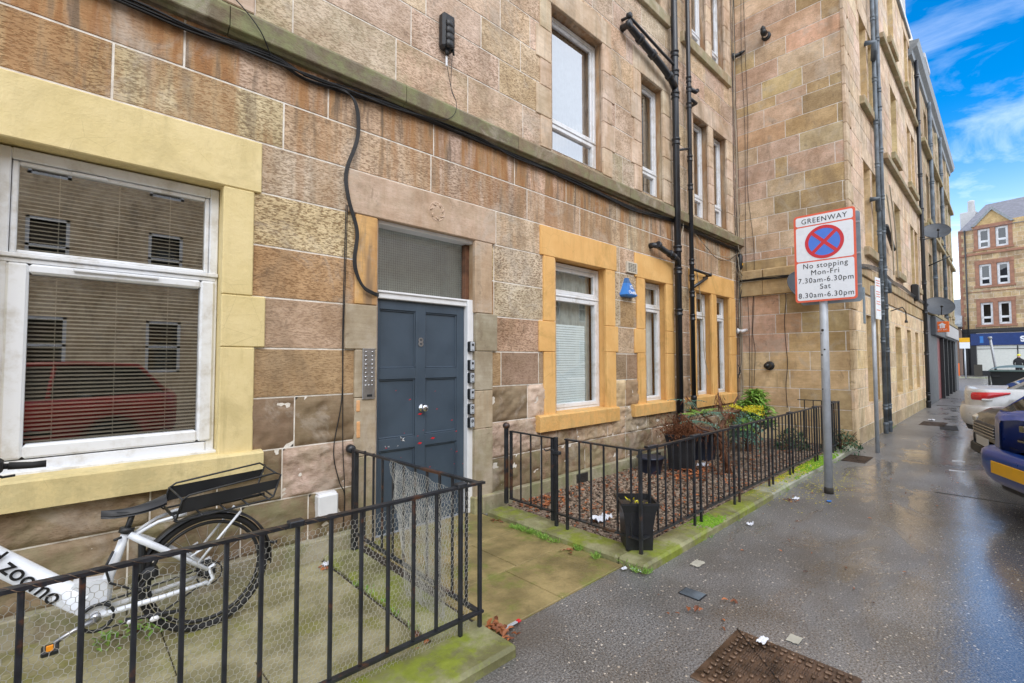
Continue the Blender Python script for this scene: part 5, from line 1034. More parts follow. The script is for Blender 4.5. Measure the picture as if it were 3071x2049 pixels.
for x, lab in ((4.55, 'slotted iron airbrick in the plinth below the wide orange window'), (6.3, 'slotted iron airbrick in the plinth near the black pots')):
    t = thing('airbrick', (x, F-.08, .1), lab, 'vent'); m_ = MB(); m_.bbox(x-.11, x+.11, F-.080, F-.07, .03, .145, .002); m_.build('frame', 'grout', t); m_ = MB()
    for k in range(5): m_.box(x-.1, x+.1, F-.082, F-.0795, .042+k*.02, .050+k*.02)
    m_.build('slots', 'ink', t)
t = thing('security_camera', (9.70, F-.1, 2.07), 'small white bullet camera in the inner corner beside the orange windows', 'camera'); m_ = MB(); m_.lathe((9.55, F, 2.07), (0, -1, 0), [(0, .055), (.03, .055), (.04, .03), (.09, .025)], 12); m_.build('mount', 'white', t); m_ = MB(); m_.tube([(9.50, F-.10, 2.06), (9.68, F-.13, 2.09)], [.03, .033], 10); m_.build('barrel', 'white', t)
t = thing('junction_box', (9.6, F-.06, 3.45), 'long dark cable joint box in the corner below the string course', 'junction box'); m_ = MB(); m_.tube([(9.60, F-.07, 3.28), (9.60, F-.07, 3.32), (9.60, F-.07, 3.56), (9.60, F-.07, 3.60)], [.02, .045, .045, .02], 10); m_.build('sleeve', 'blackp', t); m_ = MB(); m_.bbox(9.575, 9.61, F-.12, F-.113, 3.36, 3.40, .002); m_.build('label_tag', 'plateY', t)
def flue(y, z, cowl, label):
    t = thing('boiler_flue', (9.72, y, z), label, 'flue'); m_ = MB(); m_.lathe((9.74, y, z), (-1, 0, 0), [(0, .085), (.02, .085), (.03, .06)], 16); m_.build('collar', 'blackp', t); m_ = MB(); m_.tube([(9.74, y, z), (9.62, y, z)], .05, 12); m_.build('pipe', 'chrome', t)
    m_ = MB(); m_.lathe((9.63, y, z), (-1, 0, .25 if cowl else 0), [(0, .06), (.05, .058), (.09, .045 if cowl else .03), (.10, .002)], 12)
    if cowl: m_.lathe((9.60, y+.01, z+.03), (-.3, 0, 1), [(0, .05), (.07, .045), (.11, .01)], 10)
    m_.build('terminal', 'blackp', t)
flue(3.05, 7.80, True, 'boiler flue with upturned black cowl high on the side wall'); flue(3.13, 1.394, False, 'round boiler flue low on the side wall behind the gravel bed')
t = thing('boiler_flue', (9.2, F-.1, 7.7), 'small black flue high on the recessed front beside the hanging cables', 'flue'); m_ = MB(); m_.lathe((9.62, F, 7.62), (0, -1, 0), [(0, .07), (.03, .07), (.05, .04), (.14, .035)], 12); m_.lathe((9.62, F-.14, 7.62), (.6, -.3, .5), [(0, .04), (.12, .02), (.16, .002)], 10); m_.build('terminal', 'blackp', t)
# ================================================================== satellite dishes
def dish(c, nrm, rad, mount, label):
    t = thing('satellite_dish', c, label, 'satellite dish'); c = Vector(c); nrm = Vector(nrm).normalized(); a = nrm.cross(Vector((0, 0, 1))).normalized(); b = a.cross(nrm)
    m_ = MB(); m_.smooth = True
    m_.grid(lambda u, v: c+(a*math.cos(u*2*math.pi)*1.0+b*math.sin(u*2*math.pi)*1.0)*rad*v+nrm*(.12*rad*v*v*2), 32, 6); m_.smooth = False; m_.torus(c+nrm*.24*rad, nrm, rad, .008, 32, 5); m_.build('reflector', 'dishgrey', t)
    m_ = MB(); tip = c+nrm*rad*.75-b*rad*.55; m_.tube([c-b*rad*.95+nrm*.2*rad, tip], .014, 6); m_.lathe(tip, -nrm*.8+b*.5, [(-.05, .02), (-.03, .035), (.03, .035), (.05, .02)], 8); m_.build('feed_arm', 'blackp', t)
    m_ = MB(); m_.tube([c-nrm*.02, c-nrm*.14-b*.05, Vector(mount)], .02, 8); m_.lathe(Vector(mount), (0, 1, 0), [(-.02, .06), (0, .06), (.01, .03)], 8); m_.build('bracket', 'galv', t)
dish((20.3, 1.50, 3.17), (-.75, -.25, .62), .39, (20.5, 1.8, 3.1), 'lower grey satellite dish above the orange hanging sign'); dish((20.5, 1.50, 5.65), (-.75, -.2, .62), .36, (20.6, 1.8, 5.5), 'upper grey satellite dish on the far tenement against the sky'); dish((9.48, 2.45, 2.76), (-.62, -.75, .55), .34, (9.72, 2.5, 2.75), 'satellite dish on the side wall half hidden behind the parking sign')
m_ = MB(); m_.tube([(21.6, 1.8, 4.75), (21.6, 1.25, 5.0)], .02, 6); tag(m_.build('flag_bracket', 'blackp'), 'thin black bracket sticking out below the upper satellite dish', 'bracket')
t = thing('cable_terminal', (17.3, 1.75, 3.4), 'black terminal box on the corner tenement front beyond the big drainpipes', 'junction box'); m_ = MB(); m_.bbox(17.15, 17.45, 1.66, 1.82, 3.15, 3.62, .03); m_.build('housing', 'blackp', t)
t = thing('lamp_bracket', (14.0, 1.7, 2.4), 'small curved black lamp arm beside the right big drainpipe', 'lamp'); m_ = MB(); m_.tube([(13.7, 1.82, 2.62), (13.8, 1.62, 2.7), (13.95, 1.58, 2.6), (13.95, 1.58, 2.42)], .012, 8); m_.build('arm', 'blackp', t); m_ = MB(); m_.lathe((13.95, 1.58, 2.42), (0, 0, -1), [(0, .015), (.04, .03), (.07, .03)], 8); m_.build('lamp_head', 'blackp', t)
# ================================================================== signs
t = thing('parking_sign', (6.28, 1.435, 0), 'tall grey post carrying the red bordered GREENWAY no stopping sign', 'road sign')
m_ = MB(); m_.tube([(6.28, 1.435, 0), (6.28, 1.435, 3.15)], .042, 20); po = m_.build('post', 'galv', t)
m_ = MB(); m_.lathe((6.28, 1.435, 0), (0, 0, 1), [(0, .046), (.055, .0455), (.07, .0425)], 20); m_.build('tarred_foot', 'grout', po)
m_ = MB()
for z, s_ in ((1.84, .016), (1.80, .006), (1.62, .010), (1.56, .012), (1.40, .006), (1.17, .008)):
    a = rnd.uniform(2.2, 3.6); m_.lathe((6.28+.041*math.cos(a), 1.435+.041*math.sin(a), z), (math.cos(a), math.sin(a), 0), [(0, s_), (.0025, s_*.9), (.003, .001)], 8)
m_.build('stuck_scraps', 'grout', po)
def rrect(y0, y1, z0, z1, r, x, n=6):
    pts = []
    for cy_, cz_, a in ((y1-r, z0+r, -90), (y1-r, z1-r, 0), (y0+r, z1-r, 90), (y0+r, z0+r, 180)):
        for k in range(n+1): q = R(a+90*k/n); pts.append((x, cy_+r*math.cos(q), cz_+r*math.sin(q)))
    return pts
XS = 6.215
m_ = MB(); m_.prism(rrect(1.100, 1.700, 2.168, 3.187, .035, XS), (.004, 0, 0)); pl = m_.build('sign_plate', 'signred', t)
for q in ((3.060, 3.165), (2.645, 3.045), (2.190, 2.630)):
    m_ = MB(); m_.prism(rrect(1.122, 1.678, q[0], q[1], .022, XS-.0015), (.0012, 0, 0)); m_.build('white_panel', 'signwhite', pl)
def disc(r0, r1, x, n=48):
    m_ = MB()
    for k in range(n):
        a, b = 2*math.pi*k/n, 2*math.pi*(k+1)/n; cy_, cz_ = 1.398, 2.845
        if r0 == 0: m_.poly([(x, cy_, cz_), (x, cy_+r1*math.cos(a), cz_+r1*math.sin(a)), (x, cy_+r1*math.cos(b), cz_+r1*math.sin(b))])
        else: m_.poly([(x, cy_+r0*math.cos(a), cz_+r0*math.sin(a)), (x, cy_+r1*math.cos(a), cz_+r1*math.sin(a)), (x, cy_+r1*math.cos(b), cz_+r1*math.sin(b)), (x, cy_+r0*math.cos(b), cz_+r0*math.sin(b))])
    return m_
disc(0, .17, XS-.003).build('blue_disc', 'blue', pl); m_ = disc(.155, .190, XS-.0045)
for s_ in (-1, 1):
    d_ = .168*math.sqrt(.5); w_ = .018*math.sqrt(.5); m_.poly([(XS-.0042-.0002*s_, 1.398-d_*s_-w_*s_, 2.845-d_+w_), (XS-.0042-.0002*s_, 1.398-d_*s_+w_*s_, 2.845-d_-w_), (XS-.0042-.0002*s_, 1.398+d_*s_+w_*s_, 2.845+d_-w_), (XS-.0042-.0002*s_, 1.398+d_*s_-w_*s_, 2.845+d_+w_)])
m_.build('red_cross_ring', 'red', pl)
for s_, z, sz in (('GREENWAY', 3.108, .082), ('No stopping', 2.582, .083), ('Mon-Fri', 2.502, .083), ('7.30am-6.30pm', 2.415, .083), ('Sat', 2.335, .083), ('8.30am-6.30pm', 2.243, .083)):
    text(s_, (XS-.003, 1.398, z), (0, -1, 0), (0, 0, 1), sz, 'lettering', 'ink', pl, .0006, bold=0, space=1.14, scx=.92)
m_ = MB(); m_.prism(rrect(1.085, 1.685, 2.150, 3.170, .035, 6.365), (.004, 0, 0)); bk2 = m_.build('rear_plate', 'signgrey', t)
m_ = MB()
for z in (2.33, 2.68, 3.03): m_.bbox(6.36, 6.374, 1.09, 1.68, z, z+.022, .003); m_.bbox(6.219, 6.228, 1.12, 1.68, z, z+.02, .003); m_.bbox(6.225, 6.365, 1.43, 1.45, z, z+.02, .002); m_.bbox(6.225, 6.365, 1.55, 1.57, z, z+.02, .002)
m_.build('clamps', 'galv', t)
t = thing('parking_post', (9.59, 1.50, 0), 'thinner grey post with small white parking plate in front of the big drainpipes', 'road sign')
m_ = MB(); m_.tube([(9.59, 1.50, 0), (9.59, 1.50, 2.72)], .030, 16); po = m_.build('post', 'galv', t)
dx_, dy_ = .995, -.10
def pq(s_, o=0): return (9.43+dx_*s_+dy_*o*0-.0*o, 1.435+dy_*s_-o)
m_ = MB(); a, b = pq(0), pq(.26); m_.prism([(a[0], a[1], 2.16), (b[0], b[1], 2.16), (b[0], b[1], 2.84), (a[0], a[1], 2.84)], (0, .006, 0)); pl = m_.build('sign_plate', 'signwhite', t)
m_ = MB()
for z in [2.78, 2.74, 2.70, 2.60, 2.56, 2.52, 2.44, 2.40, 2.30]:
    a, b = pq(.03, .002), pq(.22, .002); m_.mesh([(a[0], a[1], z), (b[0], b[1], z), (b[0], b[1], z+.014), (a[0], a[1], z+.014)], [(0, 1, 2, 3)])
m_.build('small_print', 'signred', pl)
m_ = MB(); m_.bbox(9.50, 9.60, 1.60, 1.62, 2.1, 2.7, .004); m_.build('rear_plate', 'signgrey', t)
t = thing('hanging_sign', (22, 1.6, 2.65), 'orange projecting takeaway sign with white house emblem below the lower dish', 'shop sign')
m_ = MB(); m_.bbox(22, 22.1, 1.36, 1.71, 2.46, 2.83, .01); bx = m_.build('box', 'orangesign', t); m_ = MB(); m_.bbox(22.02, 22.1, 1.71, 1.86, 2.48, 2.82, .01); m_.build('side_box', 'signwhite', t)
m_ = MB(); X_ = 21.995; m_.poly([(X_, 1.60, 2.60), (X_, 1.60, 2.70), (X_, 1.64, 2.70), (X_, 1.535, 2.79), (X_, 1.43, 2.70), (X_, 1.47, 2.70), (X_, 1.47, 2.60)]); m_.build('house_emblem', 'signwhite', bx)
m_ = MB(); m_.box(X_-.004, X_-.002, 1.553, 1.560, 2.60, 2.70); m_.box(X_-.004, X_-.002, 1.51, 1.518, 2.60, 2.70); m_.build('cutlery_mark', 'orangesign', bx)
text('JUST EAT', (21.994, 1.535, 2.545), (0, -1, 0), (0, 0, 1), .065, 'lettering', 'signwhite', bx, .001)
t = thing('bus_stop_sign', (52, 2.35, 0), 'small bus stop style sign with yellow top at the far junction', 'road sign')
m_ = MB(); m_.tube([(52, 2.35, 0), (52, 2.35, 2.4)], .05, 8); m_.build('post', 'galv', t); m_ = MB(); m_.bbox(51.95, 52, 2.05, 2.65, 2.9, 3.25, .01); m_.build('yellow_panel', 'plateY', t); m_ = MB(); m_.bbox(51.95, 52, 2.05, 2.65, 2.4, 2.895, .01); m_.build('white_panel', 'signwhite', t)
t = thing('leaning_pole', (24.4, .3, 0), 'weathered pale pole leaning to the left behind the bin', 'pole'); m_ = MB(); m_.tube([(24.4, .20, 0), (24.0, .42, 2.25)], .035, 8); m_.build('shaft', 'galv', t); m_ = MB(); m_.tube([(24.0, .42, 2.25), (23.98, .43, 2.32)], .055, 8); m_.build('cap', 'galv', t)
t = thing('pavement_board', (55.6, 1.7, 0), 'small folding board standing outside the blue shop', 'sign board'); m_ = MB(); m_.mesh([(55.4, 1.5, .1), (55.4, 2.0, .1), (55.6, 2.0, 1.1), (55.6, 1.5, 1.1)], [(0, 1, 2, 3)]); m_.build('front_board', 'grout', t); m_ = MB(); m_.mesh([(55.8, 1.5, .1), (55.8, 2.0, .1), (55.6, 2.0, 1.1), (55.6, 1.5, 1.1)], [(0, 1, 2, 3)]); m_.build('rear_board', 'black', t)
# ================================================================== cars
def car(name, loc, rz, paint, label, L=4.2, Wd=1.7, top=1.45, prof=None, rear='hatch', roofp=None):
    t = thing(name, loc, label, 'car', None, rz, world=False); W2 = Wd/2
    # local: x = forward from the rear bumper, z up
    prof = prof or [(0, .52, .95), (.06, .42, 1.0), (.25, .32, 1.02), (.8, .24, 1.0), (1.6, .2, .97), (2.8, .2, .95), (3.4, .22, .90), (3.9, .28, .80), (4.12, .36, .70), (4.2, .45, .62)]
    def hw(x): e = min(x, L-x); rc = .34; return W2 if e >= rc else W2-.34+.34*math.sqrt(max(0, 1-(1-e/rc)**2))
    m_ = MB(); vs = []; n = 0; secs = []
    fine = []
    for i in range(len(prof)-1):
        a, b = prof[i], prof[i+1]; k = max(1, int((b[0]-a[0])/(.03 if min(a[0], L-b[0]) < .35 else .15)))
        for j in range(k): t_ = j/k; fine.append(tuple(a[q]+(b[q]-a[q])*t_ for q in range(3)))
    fine.append(prof[-1])
    arch = [(.78, .325), (L-.80, .325)]
    for (x, zb, zt) in fine:
        w = hw(x); zm = zb+(zt-zb)*.55; lowz = zb
        for ax_, r_ in arch:
            if abs(x-ax_) < r_+.05: lowz = max(lowz, .32+math.sqrt(max(0, (r_+.05)**2-(x-ax_)**2)))
        sec = [(0, zb), (w*.80, zb), (w*.80, min(lowz, zt-.08)), (w*.985, min(lowz+.01, zt-.07)), (w, max(zm, lowz+.02) if zm > lowz else min(lowz+.03, zt-.05)), (w*.985, zt-.045), (w*.93, zt-.008), (w*.80, zt), (w*.4, zt+.025), (0, zt+.03)]
        secs.append([(x, y, z) for y, z in sec]+[(x, -y, z) for y, z in sec[-2:0:-1]])
    n = len(secs[0]); m_.smooth = True
    for s_ in secs: vs += s_
    m_.mesh(vs, [(i*n+k, i*n+(k+1) % n, (i+1)*n+(k+1) % n, (i+1)*n+k) for i in range(len(secs)-1) for k in range(n)]+[tuple(range(n)), tuple(range(len(vs)-1, len(vs)-n-1, -1))]); m_.smooth = False
    body = m_.build('body', paint, t)
    # cabin
    x0, x1, x2, x3 = roofp or ((.10, .50, 2.2, 3.05))
    def zt_at(x):
        for i in range(len(prof)-1):
            if prof[i][0] <= x <= prof[i+1][0]: return prof[i][2]+(prof[i+1][2]-prof[i][2])*(x-prof[i][0])/(prof[i+1][0]-prof[i][0])
        return prof[-1][2]
    def ring(x, z, w): return [(x, -w, z), (x, w, z)]
    b0, b3 = zt_at(x0), zt_at(x3); wb, wt = W2*.90, W2*.68
    def outline(k, off=0):   # k 0 = belt, 1 = roof
        if k == 0: xs = [(x0, b0), (x0+.9, zt_at(x0+.9)), (x3-.8, zt_at(x3-.8)), (x3, b3)]
        else: xs = [(x1, top-.05), (x1+.7, top), (x2-.3, top), (x2, top-.05)]
        return xs
    bt, rf = outline(0), outline(1)
    m_ = MB()
    for s_ in (-1, 1):
        for i in range(3): m_.poly([(bt[i][0], s_*wb*(.86 if i == 0 else 1), bt[i][1]+.005), (bt[i+1][0], s_*wb, bt[i+1][1]+.005), (rf[i+1][0], s_*wt, rf[i+1][1]-.03), (rf[i][0], s_*wt, rf[i][1]-.03)])
    m_.poly([(x0, -wb*.84, b0+.01), (x0, wb*.84, b0+.01), (x1, wt, top-.06), (x1, -wt, top-.06)]); m_.poly([(x3, -wb*.95, b3+.01), (x3, wb*.95, b3+.01), (x2, wt, top-.06), (x2, -wt, top-.06)])
    m_.build('windows', 'carglass', t)
    m_ = MB(); m_.smooth = True
    m_.grid(lambda u, v: (x1+(x2-x1)*u, (v-.5)*2*(wt+.02), top-.055+.05*math.sin(math.pi*min(1, max(0, u*.9+.05)))+.03*(1-((v-.5)*2)**4)), 8, 8); m_.smooth = False
    for s_ in (-1, 1):
        m_.tube([(x0+.02, s_*wb*.86, b0-.02), (x1, s_*(wt+.01), top-.04), (x1+.7, s_*(wt+.012), top), (x2, s_*(wt+.01), top-.05), (x3, s_*wb, b3)], .030, 8)
        xm = (x0+x3)/2-.1; m_.tube([(xm, s_*(wb+.003), zt_at(xm)), (xm-.05, s_*(wt+.01), top-.03)], .028, 6)
    m_.build('roof', paint, t)
    for ax_, r_ in arch:
        for s_ in (-1, 1):
            m_ = MB(); m_.lathe((ax_, s_*(W2-.20), .315), (0, s_, 0), [(0, .24), (.01, .30), (.04, .315), (.16, .315), (.185, .29), (.19, .2)], 24); wh = m_.build('wheel', 'rubber', t)
            m_ = MB(); m_.lathe((ax_, s_*(W2-.02), .315), (0, s_, 0), [(0, .205), (.004, .20), (.01, .06), (.02, .05), (.022, .001)], 20); m_.build('rim', 'galv', wh)
    return t, body

def outline(L, Wd, x_side=.75, n=10, rc=.34):
    W2 = Wd/2; o = [((x_side-rc)*(1-k/4)+rc, -W2, 0, -1) for k in range(4)]
    for k in range(n+1): a = R(90*k/n); o.append((rc-rc*math.sin(a), -(W2-rc)-rc*math.cos(a), -math.sin(a), -math.cos(a)))
    return o+[(x, -y, nx, -ny) for x, y, nx, ny in reversed(o)]
def band(m_, o, prof, zf=None):
    vs = []; n = len(prof)
    for i, (x, y, nx, ny) in enumerate(o):
        for j, (z, d) in enumerate(prof): zz = z if zf is None else zf(i/(len(o)-1), z); vs.append((x+nx*d, y+ny*d, zz))
    m_.smooth = True; m_.mesh(vs, [(i*n+k, i*n+k+1, (i+1)*n+k+1, (i+1)*n+k) for i in range(len(o)-1) for k in range(n-1)]); m_.smooth = False
# blue hatchback
PB_ = [(0, .40, .92), (.03, .34, .965), (.10, .30, 1.0), (.4, .26, 1.02), (.9, .22, 1.0), (1.8, .2, .97), (2.7, .2, .95), (3.1, .22, .90), (3.6, .28, .82), (3.82, .40, .70), (3.86, .5, .6)]
rzb = math.atan2(-.906, .42)
RL = Vector((6.88, .20, 0)); fwd = Vector((.42, -.906, 0)); left = Vector((.906, .42, 0))
org = RL-left*.78
bc, body = car('parked_car', org, rzb, 'carblue', 'dark blue hatchback with yellow rear plate, nearest of the parked cars', L=3.86, Wd=1.68, top=1.46, prof=PB_, roofp=(.08, .62, 1.9, 2.75))
m_ = MB(); OB = outline(3.86, 1.70, .50); band(m_, OB, [(.26, -.10), (.30, .02), (.36, .07), (.46, .10), (.56, .105), (.60, .095), (.625, .06), (.635, -.02)]); m_.build('rear_bumper', 'carblue', bc)
m_ = MB(); band(m_, OB, [(.20, -.22), (.235, -.04), (.28, -.03)]); m_.build('lower_valance', 'trimb', bc)
m_ = MB(); m_.bbox(-.122, -.112, -.13, .39, .42, .535, .003); pl = m_.build('number_plate', 'plateY', bc)
m_ = MB(); m_.bbox(.03, .20, -.82, -.66, .78, .98, .03); m_.build('tail_lamp', 'lampred', bc)
m_ = MB(); m_.bbox(-.014, .0, .09, .16, .84, .90, .004); m_.bbox(-.010, .0, .02, .20, .745, .765, .003); m_.build('badge', 'chrome', bc)
m_ = MB(); m_.tube([(.10, -.10, 1.03), (.16, .2, 1.10), (.17, .45, 1.12)], .010, 6); m_.build('rear_wiper', 'trimb', bc)
m_ = MB(); m_.grid(lambda u, v: (-.004+.05*abs((u-.5)*2)**4, (u-.5)*1.3, .67+.004*v), 16, 1); m_.build('hatch_seam', 'ink', bc)
# dark hatchback, nose in
PD = [(0, .45, .85), (.1, .3, .98), (.6, .22, 1.0), (1.6, .2, .97), (2.7, .2, .94), (3.3, .22, .88), (3.7, .24, .82), (3.86, .26, .74), (3.92, .28, .60), (3.94, .34, .50)]
nose = Vector((-.24, .97, 0)).normalized(); FLc = Vector((9.62, .40, 0)); rgt = Vector((nose.y, -nose.x, 0))
og = FLc-rgt*.80-nose*3.90
dk, body = car('parked_car', og, math.atan2(nose.y, nose.x), 'carblack', 'black hatchback parked nose first between the blue car and the silver one', L=3.94, Wd=1.7, top=1.45, prof=PD, roofp=(.15, .6, 2.2, 3.0))
m_ = MB(); m_.bbox(3.86, 3.95, -.45, .45, .50, .66, .02); m_.build('grille', 'ink', dk)
m_ = MB()
for k in range(4): m_.bbox(3.945, 3.957, -.45, .45, .515+k*.038, .523+k*.038, .002)
m_.build('grille_bars', 'chrome', dk)
for s_ in (-1, 1): m_ = MB(); m_.bbox(3.70, 3.90, s_*.64-.13, s_*.64+.13, .60, .73, .04); m_.build('headlight', 'lampclear', dk)
m_ = MB(); m_.bbox(3.955, 3.965, -.26, .26, .37, .48, .003); m_.build('number_plate', 'plateW', dk)
m_ = MB(); m_.bbox(3.75, 3.94, -.7, .7, .2, .36, .03); m_.build('lower_valance', 'trimb', dk)
# silver saloon, tail to the pavement
PSi = [(0, .42, .93), (.02, .38, .965), (.2, .30, .975), (.7, .24, .99), (1.6, .2, 1.0), (2.8, .2, .96), (3.5, .22, .90), (4.2, .28, .78), (4.45, .36, .66), (4.5, .45, .58)]
sv, body = car('parked_car', (12.72, .60, 0), R(-90+2), 'carsilver', 'silver saloon with long red tail lamp parked beyond the black car', L=4.5, Wd=1.8, top=1.44, prof=PSi, roofp=(.55, 1.25, 2.5, 3.5))
for s_ in (-1, 1):
    m_ = MB(); o_ = [q for q in outline(4.5, 1.80, .58) if (q[1]*s_ > 0 and q[1]*s_ > .80)]; o_ = sorted(o_, key=lambda q: q[0])
    band(m_, o_, [(0, -.01), (.15, .012), (.5, .02), (.85, .012), (1, -.01)], lambda t_, z: (.775+.13*max(0, t_-.35)/.65)*(1-z)+(.915+.02*t_)*z); m_.build('tail_lamp', 'lampred', sv)
    m_ = MB(); m_.bbox(.22, .36, s_*.905-.02, s_*.905+.016, .775, .81, .01); m_.build('reversing_lamp', 'lampclear', sv)
m_ = MB(); OS = outline(4.5, 1.82, .50); band(m_, OS, [(.30, -.08), (.34, .02), (.42, .055), (.55, .07), (.64, .06), (.68, .03), (.69, -.03)]); m_.build('rear_bumper', 'carsilver', sv)
m_ = MB(); band(m_, OS, [(.20, -.20), (.24, -.03), (.32, .0)]); m_.build('lower_valance', 'trimb', sv)
m_ = MB()
for s_ in (-1, 1): m_.bbox(.16, .30, s_*.955-.02, s_*.955+.012, .46, .49, .006)
m_.build('bumper_reflector', 'lampred', sv)
m_ = MB()
for s_ in (-1, 1):
    m_.box(.66, 3.6, s_*.903-.004, s_*.903+.004, .735, .741); m_.box(2.15, 2.156, s_*.903-.004, s_*.903+.004, .32, .95)
m_.build('shut_lines', 'ink', sv)
m_ = MB(); m_.bbox(2.25, 2.45, -.93, -.90, .83, .86, .006); m_.bbox(1.5, 1.7, -.93, -.90, .84, .87, .006); m_.build('door_handle', 'carsilver', sv)
# red car mirrored in the cream window
rc, body = car('parked_car', (1.35, -2.2, 0), R(180+3), 'carred', 'red car on the street behind the camera, mirrored in the cream window', L=4.0, Wd=1.7, top=1.47)
# ================================================================== street bin
t = thing('street_bin', (23.6, 0, 0), 'large dark wheeled communal bin with grey green lid beyond the silver car', 'bin')
m_ = MB(); m_.mesh([(22.95, -.65, .15), (24.0, -.65, .15), (24.0, .36, .15), (22.95, .36, .15), (22.85, -.75, 1.12), (24.1, -.75, 1.12), (24.1, .44, 1.12), (22.85, .44, 1.12)], [(0, 3, 2, 1), (4, 5, 6, 7), (0, 1, 5, 4), (1, 2, 6, 5), (2, 3, 7, 6), (3, 0, 4, 7)]); m_.build('body', 'bin', t)
m_ = MB(); m_.smooth = True; m_.grid(lambda u, v: (22.80+1.35*u, -.80+1.29*v, 1.13+.19*math.sin(math.pi*min(1, max(0, v)))**.5*(.6+.4*math.sin(math.pi*u))), 10, 12); m_.smooth = False; m_.bbox(22.78, 24.16, -.82, .48, 1.10, 1.15, .02); m_.build('lid', 'binlid', t)
m_ = MB(); m_.tube([(22.82, .46, .95), (22.82, .46, .35)], .03, 6); m_.bbox(22.84, 22.9, .2, .4, .9, 1.0, .01); m_.build('lifting_bar', 'bin', t)
for a, b in ((23.05, .25), (23.9, .25), (23.05, -.55), (23.9, -.55)): m_ = MB(); m_.lathe((a, b-.03, .09), (0, 1, 0), [(0, .05), (.005, .09), (.055, .09), (.06, .05)], 10); m_.build('castor', 'rubber', t)
# ================================================================== covers and drains
t = thing('manhole_cover', (2.47, .8, 0), 'rusty square cast iron manhole cover with raised studs in the near pavement', 'manhole cover')
m_ = MB(); m_.bbox(2.186, 2.75, .515, 1.083, -.02, .008, .003); fr_ = m_.build('frame', 'rusty', t)
m_ = MB()
for i in range(13):
    for j in range(13):
        x, y = 2.225+i*.0405, .552+j*.0405; e = min(i, j, 12-i, 12-j)
        if abs((x-2.186)/.564+(y-.515)/.568-1.0) < .0: continue
        if e < 2 or (i+j) % 4 == 0: m_.bbox(x-.012, x+.012, y-.015 if (i+j) % 2 else y-.009, y+.015 if (i+j) % 2 else y+.009, .006, .021, .005)
        else:
            for k in range(3): m_.bbox(x-.016, x+.016, y-.014+k*.011, y-.008+k*.011, .006, .016, .002)
m_.build('studs', 'rusty', t)
m_ = MB(); m_.tube([(2.75, 1.083, .0085), (2.186, .515, .0085)], .0035, 4); m_.build('seam', 'ink', t)
def grate(cx_, cy_, w, d, rz, label, n=7, mat='galv'):
    t = thing('drain_grate', (cx_, cy_, 0), label, 'drain cover', None, R(rz), world=False)
    m_ = MB(); m_.bbox(-w/2, w/2, -d/2, d/2, -.02, .003, .001); m_.build('frame', 'ink', t); m_ = MB()
    for k in range(n): x = -w/2+.012+(w-.024)*k/(n-1); m_.bbox(x-.004, x+.004, -d/2+.008, d/2-.008, .002, .007, .001)
    m_.build('bars', mat, t)
grate(2.96, 1.44, .115, .145, 0, 'small slotted metal stopcock grate in the pavement near the mossy corner', 9, 'pipegrey'); grate(8.75, 1.62, .62, .30, 0, 'worn ribbed cover in the pavement left of the thinner post', 14, 'rusty'); grate(14.8, 1.25, .9, .45, 0, 'ribbed cover in the pavement beyond the big drainpipes', 12, 'rusty'); grate(14.2, .95, .9, .3, 5, 'long dark drain cover further out in the far pavement', 9, 'grout'); grate(20.9, 1.3, .12, .75, 0, 'narrow dark slot drain crossing the far pavement', 5, 'grout')
# ================================================================== pots and plants
def pot(c, s0, s1, h, mat, label, rz=0, round_=False, name='plant_pot'):
    t = thing(name, c, label, 'plant pot', None, R(rz), world=False); m_ = MB()
    if round_:
        m_.lathe((0, 0, 0), (0, 0, 1), [(0, s0*.5), (.01, s0/2), (h*.9, s1/2*.96), (h*.901, s1/2*1.05), (h, s1/2*1.05), (h+.001, s1/2*.95)], 24)
    else:
        q = []; prof_ = [(0, s0), (h*.5, s0*1.06), (h*.8, s0+(s1-s0)*.5), (h*.93, s1*.97), (h*.95, s1), (h, s1)]
        for z, s_ in prof_: q += [(-s_/2, -s_/2, z), (s_/2, -s_/2, z), (s_/2, s_/2, z), (-s_/2, s_/2, z)]
        for s_, z in ((s1*.9, h), (s1*.85, h-.05)): q += [(-s_/2, -s_/2, z), (s_/2, -s_/2, z), (s_/2, s_/2, z), (-s_/2, s_/2, z)]
        m_.mesh(q, [(i*4+k, i*4+(k+1) % 4, i*4+4+(k+1) % 4, i*4+4+k) for i in range(7) for k in range(4)]+[(3, 2, 1, 0)])
    m_.build('pot', mat, t); m_ = MB(); s_ = s1*.85; m_.poly([(-s_/2, -s_/2, h-.045), (s_/2, -s_/2, h-.045), (s_/2, s_/2, h-.045), (-s_/2, s_/2, h-.045)]) if not round_ else m_.lathe((0, 0, h-.05), (0, 0, 1), [(0, s1*.45), (.001, .001)], 16); m_.build('soil', 'soil', t); return t
def leaf(m_, p, d, n, L, w, fold=.15, seg=1):
    d = Vector(d).normalized(); n = Vector(n); n = (n-d*n.dot(d)); n = n.normalized() if n.length > 1e-4 else d.orthogonal().normalized(); s_ = d.cross(n); p = Vector(p)
    m_.mesh([p, p+d*L*.35+s_*w*.45+n*fold*w, p+d*L*.7+s_*w*.38+n*fold*w-n*.0, p+d*L-n*L*.12, p+d*L*.7-s_*w*.38+n*fold*w, p+d*L*.35-s_*w*.45+n*fold*w, p+d*L*.5], [(0, 1, 6), (1, 2, 6), (2, 3, 6), (3, 4, 6), (4, 5, 6), (5, 0, 6)])
def rv(s_=1): return Vector((rnd.uniform(-1, 1), rnd.uniform(-1, 1), rnd.uniform(-1, 1)))*s_
pt = pot((3.255, 2.03, .066), .20, .285, .36, 'pot', 'black square flared plant pot at the mossy corner post of the railing', 45)
m_ = MB()
